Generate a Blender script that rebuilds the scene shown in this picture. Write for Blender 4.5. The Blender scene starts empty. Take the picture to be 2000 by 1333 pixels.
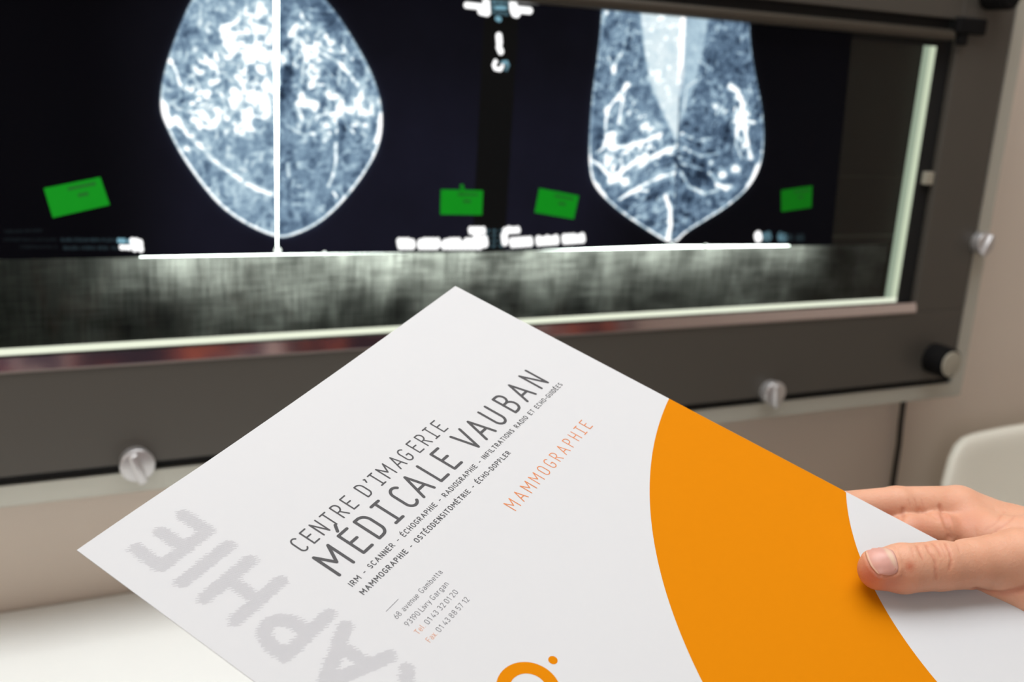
import bpy, bmesh, math, random
import numpy as np
from mathutils import Vector, Matrix

scene = bpy.context.scene
C = scene.collection
# ------------------------------------------------------------------ camera
RIGHT = (0.8951659673502479, -0.4414233891568971, 0.06183269687740882)
UP = (0.060509881832663, 0.2577843000412345, 0.9643058689300028)
FWD = (0.4416066633311731, 0.8594723068008004, -0.2574702094301757)
cd = bpy.data.cameras.new('camera'); cam = bpy.data.objects.new('camera', cd); C.objects.link(cam)
cam.matrix_world = Matrix(((RIGHT[0], UP[0], -FWD[0], 0), (RIGHT[1], UP[1], -FWD[1], 0), (RIGHT[2], UP[2], -FWD[2], 0), (0, 0, 0, 1)))
cd.sensor_width = 36; cd.lens = 2080.88 / 2000 * 36; cd.clip_start = .02; cd.clip_end = 20
cd.dof.use_dof = True; cd.dof.focus_distance = .385
cd.dof.aperture_fstop = cd.lens * 1e-3 / .0029
scene.camera = cam
# ------------------------------------------------------------------ light
w = bpy.data.worlds.new('world'); scene.world = w; w.use_nodes = True
w.node_tree.nodes['Background'].inputs[0].default_value = (1, .95, .9, 1)
w.node_tree.nodes['Background'].inputs[1].default_value = .1
def area(name, loc, tgt, sx, sy, power, col=(1, 1, 1)):
    l = bpy.data.lights.new(name, 'AREA'); l.shape = 'RECTANGLE'; l.size = sx; l.size_y = sy; l.energy = power; l.color = col
    o = bpy.data.objects.new(name, l); C.objects.link(o); o.location = loc
    o.rotation_euler = (Vector(tgt) - Vector(loc)).to_track_quat('-Z', 'Y').to_euler(); return o
area('ceiling_light', (.28, .5, 1.26), (.28, .5, 0), 1.8, .95, 31, (.965, .985, 1))
area('left_fill_lamp', (-1.12, -1.2, .2), (.8, .7, -.3), 1.2, 1.2, 20, (.99, .99, 1))  # fill lamp added to brighten upright surfaces; no window there
scene.view_settings.view_transform = 'Standard'; scene.view_settings.look = 'None'
scene.view_settings.gamma = 1; scene.view_settings.use_curve_mapping = False
scene.view_settings.exposure = 0.0

# ------------------------------------------------------------------ helpers
def lin(c):
    return tuple((x / 255 / 12.92) if x / 255 <= .04045 else ((x / 255 + .055) / 1.055) ** 2.4 for x in c) + (1,)
def mat(name, col, rough=.5, metal=0, spec=.5, noise=None, bump=None, sss=0, emit=None, estr=0, attr=None, coat=0):
    m = bpy.data.materials.new(name); m.use_nodes = True; nt = m.node_tree; b = nt.nodes['Principled BSDF']
    b.inputs['Base Color'].default_value = lin(col); b.inputs['Roughness'].default_value = rough
    b.inputs['Metallic'].default_value = metal; b.inputs['Specular IOR Level'].default_value = spec
    b.inputs['Coat Weight'].default_value = coat
    if sss:
        b.inputs['Subsurface Weight'].default_value = sss; b.inputs['Subsurface Radius'].default_value = (1, .35, .2); b.inputs['Subsurface Scale'].default_value = .004
    if emit is not None:
        b.inputs['Emission Color'].default_value = lin(emit); b.inputs['Emission Strength'].default_value = estr
    if noise or bump:
        tc = nt.nodes.new('ShaderNodeTexCoord')
    if noise:
        sc, amt = noise
        n = nt.nodes.new('ShaderNodeTexNoise'); n.inputs['Scale'].default_value = sc; n.inputs['Detail'].default_value = 5
        mr = nt.nodes.new('ShaderNodeMapRange'); mr.inputs[3].default_value = 1 - amt; mr.inputs[4].default_value = 1 + amt
        hs = nt.nodes.new('ShaderNodeHueSaturation'); hs.inputs['Color'].default_value = lin(col)
        nt.links.new(tc.outputs['Object'], n.inputs['Vector']); nt.links.new(n.outputs[0], mr.inputs[0]); nt.links.new(mr.outputs[0], hs.inputs['Value']); nt.links.new(hs.outputs[0], b.inputs['Base Color'])
    if bump:
        sc, st, dist = bump
        n2 = nt.nodes.new('ShaderNodeTexNoise'); n2.inputs['Scale'].default_value = sc; n2.inputs['Detail'].default_value = 4
        bp = nt.nodes.new('ShaderNodeBump'); bp.inputs['Strength'].default_value = st; bp.inputs['Distance'].default_value = dist
        nt.links.new(tc.outputs['Object'], n2.inputs['Vector']); nt.links.new(n2.outputs[0], bp.inputs['Height']); nt.links.new(bp.outputs[0], b.inputs['Normal'])
    return m
def link(name, me, m=None, parent=None, smooth=False):
    o = bpy.data.objects.new(name, me); C.objects.link(o)
    if m is not None: me.materials.append(m)
    if smooth: me.shade_smooth()
    if parent is not None:
        o.parent = parent; o.matrix_parent_inverse = parent.matrix_world.inverted()
    return o
def mesh(name, V, F, m=None, parent=None, smooth=False):
    me = bpy.data.meshes.new(name); me.from_pydata([tuple(map(float, v)) for v in V], [], F); me.update()
    return link(name, me, m, parent, smooth)
def bmobj(name, bm, m=None, parent=None, smooth=False):
    me = bpy.data.meshes.new(name); bm.to_mesh(me); bm.free()
    return link(name, me, m, parent, smooth)
def add_box(bm, x0, x1, y0, y1, z0, z1, bev=0):
    r = bmesh.ops.create_cube(bm, size=1); vs = r['verts']
    bmesh.ops.scale(bm, vec=(x1 - x0, y1 - y0, z1 - z0), verts=vs)
    bmesh.ops.translate(bm, vec=((x0 + x1) / 2, (y0 + y1) / 2, (z0 + z1) / 2), verts=vs)
    if bev:
        es = list({e for v in vs for e in v.link_edges})
        bmesh.ops.bevel(bm, geom=es, offset=bev, segments=3, affect='EDGES', profile=.5)
def box(name, x0, x1, y0, y1, z0, z1, m, parent=None, bev=0):
    bm = bmesh.new(); add_box(bm, x0, x1, y0, y1, z0, z1, bev); return bmobj(name, bm, m, parent)
def cyl(name, x, y0, y1, z, r, m, parent=None, bev=.0015, seg=40):   # axis along y
    bm = bmesh.new(); q = bmesh.ops.create_cone(bm, cap_ends=True, segments=seg, radius1=r, radius2=r, depth=abs(y1 - y0))
    bmesh.ops.rotate(bm, cent=(0, 0, 0), matrix=Matrix.Rotation(math.pi / 2, 3, 'X'), verts=bm.verts)
    bmesh.ops.translate(bm, vec=(x, (y0 + y1) / 2, z), verts=bm.verts)
    if bev:
        es = [e for e in bm.edges if len(e.link_faces) == 2 and abs(e.link_faces[0].normal.dot(e.link_faces[1].normal)) < .5]
        bmesh.ops.bevel(bm, geom=es, offset=bev, segments=3, affect='EDGES', profile=.5)
    return bmobj(name, bm, m, parent, True)
def empty(name, loc):
    o = bpy.data.objects.new(name, None); C.objects.link(o); o.location = loc; o.matrix_world = Matrix.Translation(loc); return o
def tag(o, label=None, cat=None, group=None, kind=None):
    if label: o['label'] = label
    if cat: o['category'] = cat
    if group: o['group'] = group
    if kind: o['kind'] = kind
    return o
def tube(name, pts, r, m, parent=None, seg=12):
    pts = [Vector(p) for p in pts]; V = []; F = []
    for i, p in enumerate(pts):
        d = (pts[min(i + 1, len(pts) - 1)] - pts[max(i - 1, 0)]).normalized()
        a = d.cross(Vector((0, 1, .01))).normalized(); b = d.cross(a)
        for k in range(seg):
            t = 2 * math.pi * k / seg; V.append(p + a * math.cos(t) * r + b * math.sin(t) * r)
    for i in range(len(pts) - 1):
        for k in range(seg): F.append((i * seg + k, i * seg + (k + 1) % seg, (i + 1) * seg + (k + 1) % seg, (i + 1) * seg + k))
    return mesh(name, V, F, m, parent, True)

# ------------------------------------------------------------------ materials
M_wall = mat('beige wall paint', (221, 207, 192), .75, noise=(3, .02), bump=(90, .15, .002))
M_ceil = mat('ceiling paint', (225, 222, 216), .8)
M_floor = mat('floor vinyl', (150, 148, 140), .5, noise=(6, .08))
M_desk = mat('cream laminate', (250, 252, 249), .35, noise=(20, .01))
M_desk2 = mat('white desk side', (210, 208, 196), .5)
M_panel = mat('anthracite lacquer', (72, 68, 62), .45, noise=(8, .03))
M_trim = mat('satin aluminium', (188, 187, 176), .45, metal=.35, noise=(40, .02))
M_chrome = mat('polished chrome', (232, 226, 232), .08, metal=1)
M_knob = mat('brushed silver', (200, 198, 198), .28, metal=.75)
M_black = mat('black rubber', (7, 6, 6), .85, spec=.2)
M_gap = mat('black gasket', (6, 6, 5), .8)
M_cap = mat('grey knob cap', (165, 160, 145), .4, metal=.2)
M_bar = mat('bronze anodised bar', (66, 60, 52), .4, metal=.3)
M_paper = mat('coated white paper', (196, 197, 199), .6, spec=.1)
M_orange = mat('orange ink', (201, 121, 4), .8, spec=.04, noise=(300, .015))
M_orange2 = mat('thin orange ink', (202, 118, 62), .6, spec=.3)
M_orange3 = mat('pale orange ink', (205, 138, 98), .5, spec=.3)
M_ink = mat('charcoal ink', (50, 49, 52), .5, spec=.3)
M_ink2 = mat('grey ink', (74, 73, 78), .5, spec=.3)
M_hatch = mat('pale grey ink', (165, 164, 169), .6, spec=.3)
M_cable = mat('black cable rubber', (40, 36, 32), .5)
M_plastic = mat('ivory plastic', (250, 248, 234), .4)

# ------------------------------------------------------------------ the room
def st(o): return tag(o, kind='structure')
st(box('wall_front', -1.2, 2.6, 1.10, 1.2, -1.33, 1.3, M_wall))
st(box('wall_left', -1.3, -1.2, -2.0, 1.2, -1.33, 1.3, M_wall))
st(box('wall_right', 2.6, 2.7, -2.0, 1.2, -1.33, 1.3, M_wall))
M_refl_wall = mat('back wall with reflection patches', (70, 54, 66), .7); nt = M_refl_wall.node_tree; tc = nt.nodes.new('ShaderNodeTexCoord'); mp = nt.nodes.new('ShaderNodeMapping'); mp.inputs['Scale'].default_value = (2.6, 1, .5)  # colour patches added behind the camera to tint the chrome rail's reflection
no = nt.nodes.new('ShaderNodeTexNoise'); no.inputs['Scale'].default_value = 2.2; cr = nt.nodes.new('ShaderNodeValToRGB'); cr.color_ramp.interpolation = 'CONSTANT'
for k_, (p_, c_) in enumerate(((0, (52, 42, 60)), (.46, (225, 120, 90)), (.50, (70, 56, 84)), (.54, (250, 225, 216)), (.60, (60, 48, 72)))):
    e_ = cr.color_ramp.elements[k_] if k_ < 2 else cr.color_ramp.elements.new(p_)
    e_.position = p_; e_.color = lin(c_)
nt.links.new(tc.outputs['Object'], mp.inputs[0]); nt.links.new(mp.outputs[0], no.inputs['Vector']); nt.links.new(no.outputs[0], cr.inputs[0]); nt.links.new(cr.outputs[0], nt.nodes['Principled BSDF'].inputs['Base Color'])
st(box('wall_back', -1.3, 2.7, -2.1, -2.0, -1.33, 1.3, M_refl_wall))
st(box('floor', -1.3, 2.7, -2.1, 1.2, -1.43, -1.33, M_floor))
st(box('ceiling', -1.3, 2.7, -2.1, 1.2, 1.3, 1.4, M_ceil))

# ------------------------------------------------------------------ desk
desk = tag(empty('desk', (.2, .8, -1.33)), 'cream laminate desk running along the wall under the lightbox', 'desk')
box('worktop', -1.15, .78, .45, 1.095, -.61, -.58, M_desk, desk, .003)
for x in (-1.1, .74): box('side_panel', x, x + .03, .48, 1.09, -1.33, -.61, M_desk2, desk)
# ------------------------------------------------------------------ lightbox
lb = tag(empty('lightbox', (.5, 1.1, -.424)), 'wide grey wall-mounted film viewer with lit window and silver edge trim', 'lightbox')
XL = -.22
bm = bmesh.new()
for a in ((XL, 1.234, 1.0, 1.012, -.424, -.4045), (1.211, 1.234, 1.0, 1.012, -.4045, .20), (XL, 1.234, 1.0, 1.012, .20, .22), (XL - .023, XL, 1.0, 1.012, -.424, .22)): add_box(bm, *a)
bmobj('trim', bm, M_trim, lb)
bm = bmesh.new(); add_box(bm, XL, 1.236, 1.012, 1.018, -.430, -.4235); add_box(bm, 1.2335, 1.2395, 1.012, 1.018, -.430, .22); bmobj('trim_lip', bm, M_trim, lb)
bm = bmesh.new(); add_box(bm, XL - .02, 1.232, 1.05, 1.1, -.42, .21)
for a in ((XL - .02, 1.232, 1.012, 1.05, -.42, -.30), (1.115, 1.232, 1.012, 1.05, -.3, .1), (XL - .02, 1.232, 1.012, 1.05, .1, .21), (XL - .02, XL, 1.012, 1.05, -.3, .1)): add_box(bm, *a)
bmobj('housing', bm, M_gap, lb)
bm = bmesh.new()
for a in ((XL, 1.202, .994, 1.004, -.3935, -.2945), (1.110, 1.202, .994, 1.004, -.2945, .20), (XL, 1.110, .994, 1.004, .079, .20)): add_box(bm, *a, .0012)
bmobj('front_panel', bm, M_panel, lb)
box('lower_gasket', XL, 1.211, 1.0045, 1.0118, -.4045, -.388, M_gap, lb)
bm = bmesh.new()
V = [(XL, .993, -.2942), (1.112, .993, -.2942), (1.112, .9945, -.2825), (XL, .9945, -.2825), (XL, 1.004, -.2942), (1.112, 1.004, -.2942)]
mesh('chrome_rail', V, [(0, 1, 2, 3), (0, 4, 5, 1), (4, 3, 2, 5), (1, 5, 2), (0, 3, 4)], M_chrome, lb)
box('rail_edge', XL, 1.112, .9925, .995, -.2962, -.2942, mat('pale rail edge line', (170, 160, 155), .3, metal=.8), lb)  # added strip painting the thin light line below the chrome
# top roller bar
bm = bmesh.new(); add_box(bm, XL, 1.094, .984, 1.002, .0525, .0655, .005); bmobj('film_clamp', bm, M_bar, lb, True)
box('clamp_slot', XL, 1.10, 1.002, 1.0035, .045, .08, M_gap, lb)
bm = bmesh.new(); add_box(bm, 1.096, 1.145, .984, .994, .062, .082, .003); add_box(bm, 1.102, 1.118, .986, .994, .048, .064, .003); bmobj('clamp_bracket', bm, M_black, lb)
# lit diffuser behind the films; emissive strips added for the bright lines beside the glass
M_light = mat('lit diffuser', (255, 255, 255), .5, emit=(246, 255, 250), estr=9.0)
M_slot = mat('lit slot', (90, 92, 85), .5, emit=(246, 249, 228), estr=1.0)
M_slot2 = mat('dim lit slot', (80, 84, 78), .5, emit=(160, 176, 156), estr=.85)
M_slot3 = mat('green lit slot', (80, 84, 78), .5, emit=(208, 218, 192), estr=.95)
box('light_diffuser', .135, .925, 1.044, 1.046, -.214, .07, M_light, lb)
box('inner_reflector', XL, 1.06, 1.0475, 1.0495, -.299, -.214, mat('grey enamel', (46, 48, 45), .6), lb)  # unseen surface added to tune the light spilling onto the woven blind
box('reflector_floor', XL, 1.06, 1.0125, 1.0475, -.2995, -.2975, mat('grey enamel floor', (60, 62, 58), .6), lb)
box('light_slot', XL, 1.085, 1.0045, 1.006, -.2825, -.2768, M_slot, lb)
box('light_slot', 1.0745, 1.0845, 1.0045, 1.006, -.2768, .052, M_slot3, lb)
box('light_slot', 1.0645, 1.0745, 1.0048, 1.006, -.2768, .052, M_slot2, lb)
box('side_gasket', 1.085, 1.110, 1.0045, 1.006, -.2825, .052, M_gap, lb)
# woven blinds behind the glass
def fabric():
    m = bpy.data.materials.new('woven blind fabric'); m.use_nodes = True; nt = m.node_tree; nt.nodes.clear(); N = nt.nodes.new; L = nt.links.new
    out = N('ShaderNodeOutputMaterial'); mix = N('ShaderNodeMixShader'); df = N('ShaderNodeBsdfDiffuse'); tr = N('ShaderNodeBsdfTranslucent')
    tc = N('ShaderNodeTexCoord'); vals = []
    for sc in ((900, 1, 60), (60, 1, 900)):
        mp = N('ShaderNodeMapping'); mp.inputs['Scale'].default_value = sc; n = N('ShaderNodeTexNoise'); n.inputs['Scale'].default_value = .55; n.inputs['Detail'].default_value = 3
        L(tc.outputs['Object'], mp.inputs[0]); L(mp.outputs[0], n.inputs['Vector']); vals.append(n)
    n3 = N('ShaderNodeTexNoise'); n3.inputs['Scale'].default_value = 16; n3.inputs['Detail'].default_value = 3; L(tc.outputs['Object'], n3.inputs['Vector'])
    a = N('ShaderNodeMath'); a.operation = 'ADD'; L(vals[0].outputs[0], a.inputs[0]); L(vals[1].outputs[0], a.inputs[1])
    mr = N('ShaderNodeMapRange'); mr.inputs[1].default_value = .75; mr.inputs[2].default_value = 1.25; mr.inputs[3].default_value = .7; mr.inputs[4].default_value = 1.2; L(a.outputs[0], mr.inputs[0])
    mr2 = N('ShaderNodeMapRange'); mr2.inputs[1].default_value = .3; mr2.inputs[2].default_value = .7; mr2.inputs[3].default_value = .45; mr2.inputs[4].default_value = 1.4; L(n3.outputs[0], mr2.inputs[0])
    mu = N('ShaderNodeMath'); mu.operation = 'MULTIPLY'; L(mr.outputs[0], mu.inputs[0]); L(mr2.outputs[0], mu.inputs[1])
    for bs, col in ((df, (.028, .031, .027)), (tr, (.60, .60, .575))):
        v = N('ShaderNodeVectorMath'); v.operation = 'SCALE'; v.inputs[0].default_value = col; L(mu.outputs[0], v.inputs['Scale']); L(v.outputs[0], bs.inputs['Color'])
    mix.inputs[0].default_value = .5; L(df.outputs[0], mix.inputs[1]); L(tr.outputs[0], mix.inputs[2]); L(mix.outputs[0], out.inputs[0]); return m
M_fab = fabric()
V = [(x, y, z) for y in (1.0120, 1.0125) for (x, z) in ((XL, -.288), (1.0645, -.288), (1.0645, -.2062), (XL, -.1963))]
mesh('roller_blind', V, [(0, 1, 2, 3), (7, 6, 5, 4), (0, 4, 5, 1), (1, 5, 6, 2), (2, 6, 7, 3), (3, 7, 4, 0)], M_fab, lb)
box('side_blind', .90, 1.0645, 1.0105, 1.011, -.2045, .06, mat('dark blind', (12, 14, 10), .7, noise=(200, .1)), lb)
for z, cc in ((-.1935, (70, 74, 66)), (-.118, (24, 27, 22))):
    box('blind_rod', .955, 1.0645, 1.0085, 1.0100, z - .0012, z + .0012, mat('blind rod', cc, .5), lb)
# glass
mg = bpy.data.materials.new('clear glass'); mg.use_nodes = True; nt = mg.node_tree; nt.nodes.clear()
o_ = nt.nodes.new('ShaderNodeOutputMaterial'); mx = nt.nodes.new('ShaderNodeMixShader'); t_ = nt.nodes.new('ShaderNodeBsdfTransparent'); g_ = nt.nodes.new('ShaderNodeBsdfGlossy'); fr = nt.nodes.new('ShaderNodeFresnel')
g_.inputs['Roughness'].default_value = .03; t_.inputs[0].default_value = (.97, .985, .975, 1); fr.inputs[0].default_value = 1.18
nt.links.new(fr.outputs[0], mx.inputs[0]); nt.links.new(t_.outputs[0], mx.inputs[1]); nt.links.new(g_.outputs[0], mx.inputs[2]); nt.links.new(mx.outputs[0], o_.inputs[0])
box('glass_pane', XL, 1.085, 1.0025, 1.0040, -.2822, .052, mg, lb)
box('glass_clip', 1.094, 1.108, .996, 1.004, -.126, -.110, M_cap, lb, .001)
# clips and knobs
def clip(x, z, ang, label):
    e = tag(empty('clamp_knob', (x, 1.0, z)), label, 'knob', 'silver clamp knobs on the lightbox trim')
    cyl('stem', x, .984, 1.0, z, .0145, M_knob, e)
    cyl('face', x, .980, .985, z, .0160, M_knob, e, .0015)
    bm = bmesh.new(); add_box(bm, -.0045, .0045, -.0035, .0035, -.0155, .0155, .0025)
    bmesh.ops.rotate(bm, cent=(0, 0, 0), matrix=Matrix.Rotation(ang, 3, 'Y'), verts=bm.verts); bmesh.ops.translate(bm, vec=(x, .978, z - .002), verts=bm.verts)
    bmobj('grip_bar', bm, M_knob, e, True)
clip(.1195, -.391, -.30, 'silver clamp knob with raised grip bar at the lower left of the lightbox')
clip(.878, -.386, -.12, 'silver clamp knob on the bottom trim between the brochure and the black dial')
clip(1.208, -.203, .45, 'silver clamp knob on the right edge of the lightbox')
for (x, z, lab) in ((1.158, -.362, 'black round dimmer dial with grey cap at the lower right lightbox corner'), (1.150, .114, 'black round dial cut off at the top right lightbox corner')):
    e = tag(empty('dimmer_dial', (x, .994, z)), lab, 'dial', 'black dials on the lightbox')
    cyl('dial_body', x, .962, .994, z, .021, M_black, e, .002)
    if z < 0: cyl('dial_cap', x, .9595, .962, z, .0175, M_cap, e, .0008)
    else: cyl('dial_cap', x, .9595, .962, z, .0175, M_black, e, .0008)
# cable
tag(tube('power_cable', [(1.1235 * 1.09, 1.088, -.425), (1.1235 * 1.09, 1.09, -.45), (1.131 * 1.085, 1.09, -.50), (1.134 * 1.085, 1.09, -.53), (1.135 * 1.085, 1.09, -.60), (1.13 * 1.085, 1.09, -.8), (1.125 * 1.085, 1.09, -1.1), (1.12 * 1.085, 1.09, -1.329)], .0042, M_cable),
    'thin black power cable hanging down the wall below the lightbox', 'cable')
# ivory plastic chair at the right, its backrest against the wall
def slab(rows, yc, th, n=72, p=.24):   # rows: (z, half width, half thickness scale, lean)
    bm = bmesh.new(); rings = []
    for z, hx, k, ln_ in rows:
        ring = []
        for i in range(n):
            a = 2 * math.pi * i / n; ca, sa = math.cos(a), math.sin(a)
            x = hx * math.copysign(abs(ca) ** p, ca); bow = -.018 * (1 - (x / .25) ** 2)
            ring.append(bm.verts.new((1.484 + x, yc + ln_ - bow + th * k * math.copysign(abs(sa) ** .5, sa), z)))
        rings.append(ring)
    for a, b_ in zip(rings[:-1], rings[1:]):
        for i in range(n): bm.faces.new((a[i], a[(i + 1) % n], b_[(i + 1) % n], b_[i]))
    bm.faces.new(rings[-1]); bm.faces.new(rings[0][::-1]); bmesh.ops.recalc_face_normals(bm, faces=bm.faces); return bm
ch = tag(empty('chair', (1.484, .8, -1.33)), 'ivory plastic chair whose rounded backrest rises behind the hand', 'chair')
bmobj('backrest', slab([(-.90, .235, 1, -.045), (-.75, .250, 1, -.03), (-.62, .255, 1, -.012), (-.56, .250, 1, -.004), (-.525, .240, 1, -.001), (-.508, .230, .95, 0), (-.4985, .216, .75, 0), (-.4945, .200, .4, 0)], 1.005, .012), M_plastic, ch, True)
bm = bmesh.new(); add_box(bm, 1.26, 1.71, .54, .985, -.905, -.88, .012); bmobj('seat', bm, M_plastic, ch)
for x_, y_ in ((1.29, .57), (1.68, .57), (1.29, .95), (1.68, .95)):
    bm = bmesh.new(); add_box(bm, x_ - .014, x_ + .014, y_ - .014, y_ + .014, -1.33, -.90, .005); bmobj('leg', bm, M_plastic, ch)

# ------------------------------------------------------------------ x-ray films
CC_OUT = [[251.5, 66.8], [212.1, 59.0], [189.0, 44.2], [177.5, 30.4], [167.6, 8.3], [157.5, -18.3], [150.9, -42.6], [149.2, -64.7], [154.9, -80.2], [165.6, -102.6], [183.2, -129.1], [201.4, -151.3], [225.0, -168.3], [254.2, -181.5], [269.0, -179.8], [294.1, -169.2], [316.8, -149.4], [337.0, -124.4], [352.0, -99.4], [357.6, -77.1], [355.7, -50.3], [344.5, -22.0], [328.6, 3.0], [310.6, 27.1], [298.2, 39.8], [281.1, 56.3]]
MLO_OUT = [[593.0, 77.7], [592.9, 60.0], [593.7, 32.0], [592.4, 0.8], [589.6, -36.2], [589.9, -73.6], [592.3, -106.2], [598.0, -125.4], [610.3, -139.3], [637.4, -159.2], [673.3, -178.6], [699.2, -192.0], [708.7, -194.5], [718.6, -194.1], [726.7, -184.7], [750.3, -171.9], [784.6, -154.2], [814.9, -130.2], [827.4, -103.2], [826.6, -73.5], [818.2, -38.7], [803.4, -4.9], [791.1, 28.2], [784.1, 61.0], [778.6, 87.8]]
CC_GLAND = [[220.8, -14.7, 44.4, 33.8, 1.0], [188.8, -47.6, 23.6, 36.2, 1.0], [229.9, -50.5, 23.6, 37.0, 0.9], [207.3, 6.6, 32.0, 13.2, 0.6], [234.6, 8.4, 18.6, 22.3, 0.9], [282.0, -11.3, 17.1, 44.1, 1.0], [306.9, -33.3, 30.2, 28.4, 0.9], [327.3, -46.6, 23.1, 28.8, 1.0], [312.6, -68.6, 28.1, 21.7, 1.0], [282.6, -62.5, 14.8, 23.7, 0.7], [170.6, -68.5, 17.9, 18.1, 0.7], [186.2, -70.2, 15.9, 13.6, 0.9], [211.3, -78.6, 14.0, 11.5, 0.7], [272.1, 10.9, 21.6, 15.9, 0.6], [301.3, -1.0, 22.3, 16.2, 0.8], [302.7, -80.9, 12.6, 10.6, 0.9], [225.2, -87.5, 23.7, 18.7, 0.3], [293.0, -95.6, 25.2, 29.1, 0.3]]
CC_DARK = [[261.0, -26.2, 7.7, 34.7, 0.6], [178.4, 6.9, 17.7, 9.6, 0.5], [300.8, 26.4, 19.6, 18.2, 0.5], [309.2, -23.8, 8.0, 5.6, 0.7], [281.4, -40.0, 6.8, 5.6, 0.6], [299.8, -54.8, 6.5, 6.2, 0.7], [320.4, -80.5, 11.3, 8.2, 0.7], [206.8, -53.6, 6.4, 8.2, 0.5], [166.4, -57.4, 9.7, 9.8, 0.5], [190.3, -111.4, 13.8, 14.0, 0.2], [175.7, -26.0, 10.6, 11.5, 0.4]]
CC_LINES = [([[163.9, -70.9], [172.6, -85.1], [185.9, -97.6], [197.2, -109.0], [213.3, -121.4], [234.6, -134.6], [249.1, -139.4]], 2.2, 0.38), ([[310.5, -90.4], [310.8, -104.9], [307.5, -122.1], [303.6, -130.5]], 1.6, 0.45), ([[160.0, -22.5], [164.7, -31.0], [166.7, -41.9]], 1.2, 0.5), ([[152.3, -60.2], [153.9, -69.0], [158.1, -76.5]], 3.2, 1.0), ([[356.2, -65.8], [354.9, -74.7], [351.6, -87.0]], 2.6, 0.9), ([[308.8, -136.9], [313.0, -141.9]], 1.2, 0.5), ([[355.8, -69.8], [362.6, -70.0]], 1.2, 0.5), ([[281.9, -2.2], [311.5, -14.3], [332.1, -36.9]], 1.5, 0.35), ([[264.5, -110.4], [265.1, -122.4]], 1.6, 0.4), ([[263.3, -74.8], [277.9, -82.5], [292.8, -82.1]], 1.3, 0.3)]
CC_SPOTS = [[159.2, -22.5, 2.2, 2.2, 1.0], [244.0, -39.3, 3.3, 3.2, 1.0], [171.5, -97.9, 4.0, 2.7, 0.6], [153.1, -64.6, 2.6, 6.7, 1.0], [355.2, -69.8, 2.6, 8.8, 1.0]]
MLO_GLAND = [[642.5, -50.4, 26.5, 27.3, 0.5], [628.3, -40.0, 7.8, 21.6, 0.7], [617.1, -89.3, 9.1, 33.2, 0.8], [625.8, -111.3, 11.9, 16.7, 0.9], [654.7, -72.0, 40.5, 16.6, 0.6], [676.7, -88.2, 30.8, 10.1, 0.5], [650.5, -94.3, 40.5, 28.0, 0.5], [672.5, -110.8, 41.4, 34.2, 0.3], [782.2, -34.2, 18.2, 17.1, 0.8], [791.9, -51.1, 16.2, 34.8, 0.9], [758.2, -43.6, 14.3, 17.0, 0.8], [758.2, -69.3, 43.7, 34.6, 0.2], [739.1, -87.0, 35.9, 46.4, 0.1], [647.5, -128.0, 40.7, 17.0, 0.3]]
MLO_DARK = [[603.2, -78.7, 9.0, 12.0, 0.5], [739.4, -115.9, 21.6, 14.0, 0.4], [639.8, -150.6, 20.2, 9.1, 0.3], [726.0, -151.0, 14.3, 23.7, 0.3], [772.2, -66.1, 11.6, 14.4, 0.5]]
MLO_LINES = [([[632.8, -21.0], [621.3, -34.9], [609.8, -48.8], [609.8, -67.7], [617.1, -89.3]], 1.6, 0.6), ([[631.0, -22.7], [627.7, -40.1], [626.0, -61.8]], 1.4, 0.5), ([[620.3, -89.3], [643.0, -86.1], [662.3, -80.1], [681.7, -72.4]], 2.2, 0.6), ([[620.7, -125.3], [636.0, -114.0], [654.6, -100.9], [684.2, -93.7], [703.8, -84.8]], 2.4, 0.55), ([[642.1, -140.4], [661.2, -130.7], [680.7, -122.1], [706.1, -115.0]], 1.8, 0.5), ([[652.3, -111.0], [668.2, -102.4], [687.6, -93.6], [704.5, -90.5]], 2.0, 0.4), ([[593.8, -101.8], [605.9, -107.1], [616.6, -117.0], [627.0, -122.5]], 1.6, 0.6), ([[601.4, -94.0], [609.3, -89.5], [612.8, -78.5]], 1.2, 0.6), ([[768.8, -16.6], [780.4, -21.8], [788.0, -34.0], [794.3, -56.8], [801.7, -77.0], [810.0, -97.4]], 2.6, 0.7), ([[796.0, -53.9], [811.2, -56.3]], 1.4, 0.5), ([[786.3, -62.8], [785.9, -80.3], [797.3, -97.6]], 1.6, 0.5), ([[714.6, -116.1], [727.0, -130.5], [749.5, -138.1], [767.2, -134.5], [761.7, -121.6], [753.6, -114.6]], 1.8, 0.45), ([[766.2, -127.4], [780.2, -133.3]], 2.2, 0.6), ([[708.9, -70.6], [730.9, -78.6], [751.8, -75.2]], 1.4, 0.35), ([[714.5, -87.5], [740.3, -95.6], [761.4, -92.4]], 1.4, 0.35), ([[713.2, -104.6], [742.2, -110.1]], 1.4, 0.3), ([[696.8, -142.2], [704.8, -156.7], [707.0, -174.4], [704.9, -192.1]], 2.6, 0.95), ([[723.2, 7.8], [741.6, 0.5]], 1.3, 0.3), ([[604.4, 6.7], [614.9, -3.3], [622.8, 12.9]], 1.2, 0.25), ([[635.9, -145.0], [654.9, -134.7], [671.8, -134.7]], 1.5, 0.5), ([[600.0, -127.1], [605.3, -134.8], [614.3, -140.4]], 3.0, 1.0), ([[821.1, -106.2], [816.8, -118.2], [810.8, -128.4]], 3.0, 0.8), ([[718.4, -192.9], [724.9, -187.7], [731.6, -183.6]], 2.0, 0.8), ([[728.8, -8.4], [709.6, -20.4], [708.9, -42.6]], 1.2, 0.2), ([[638.0, -164.9], [656.6, -150.7], [669.3, -142.2]], 1.2, 0.25)]
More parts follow.
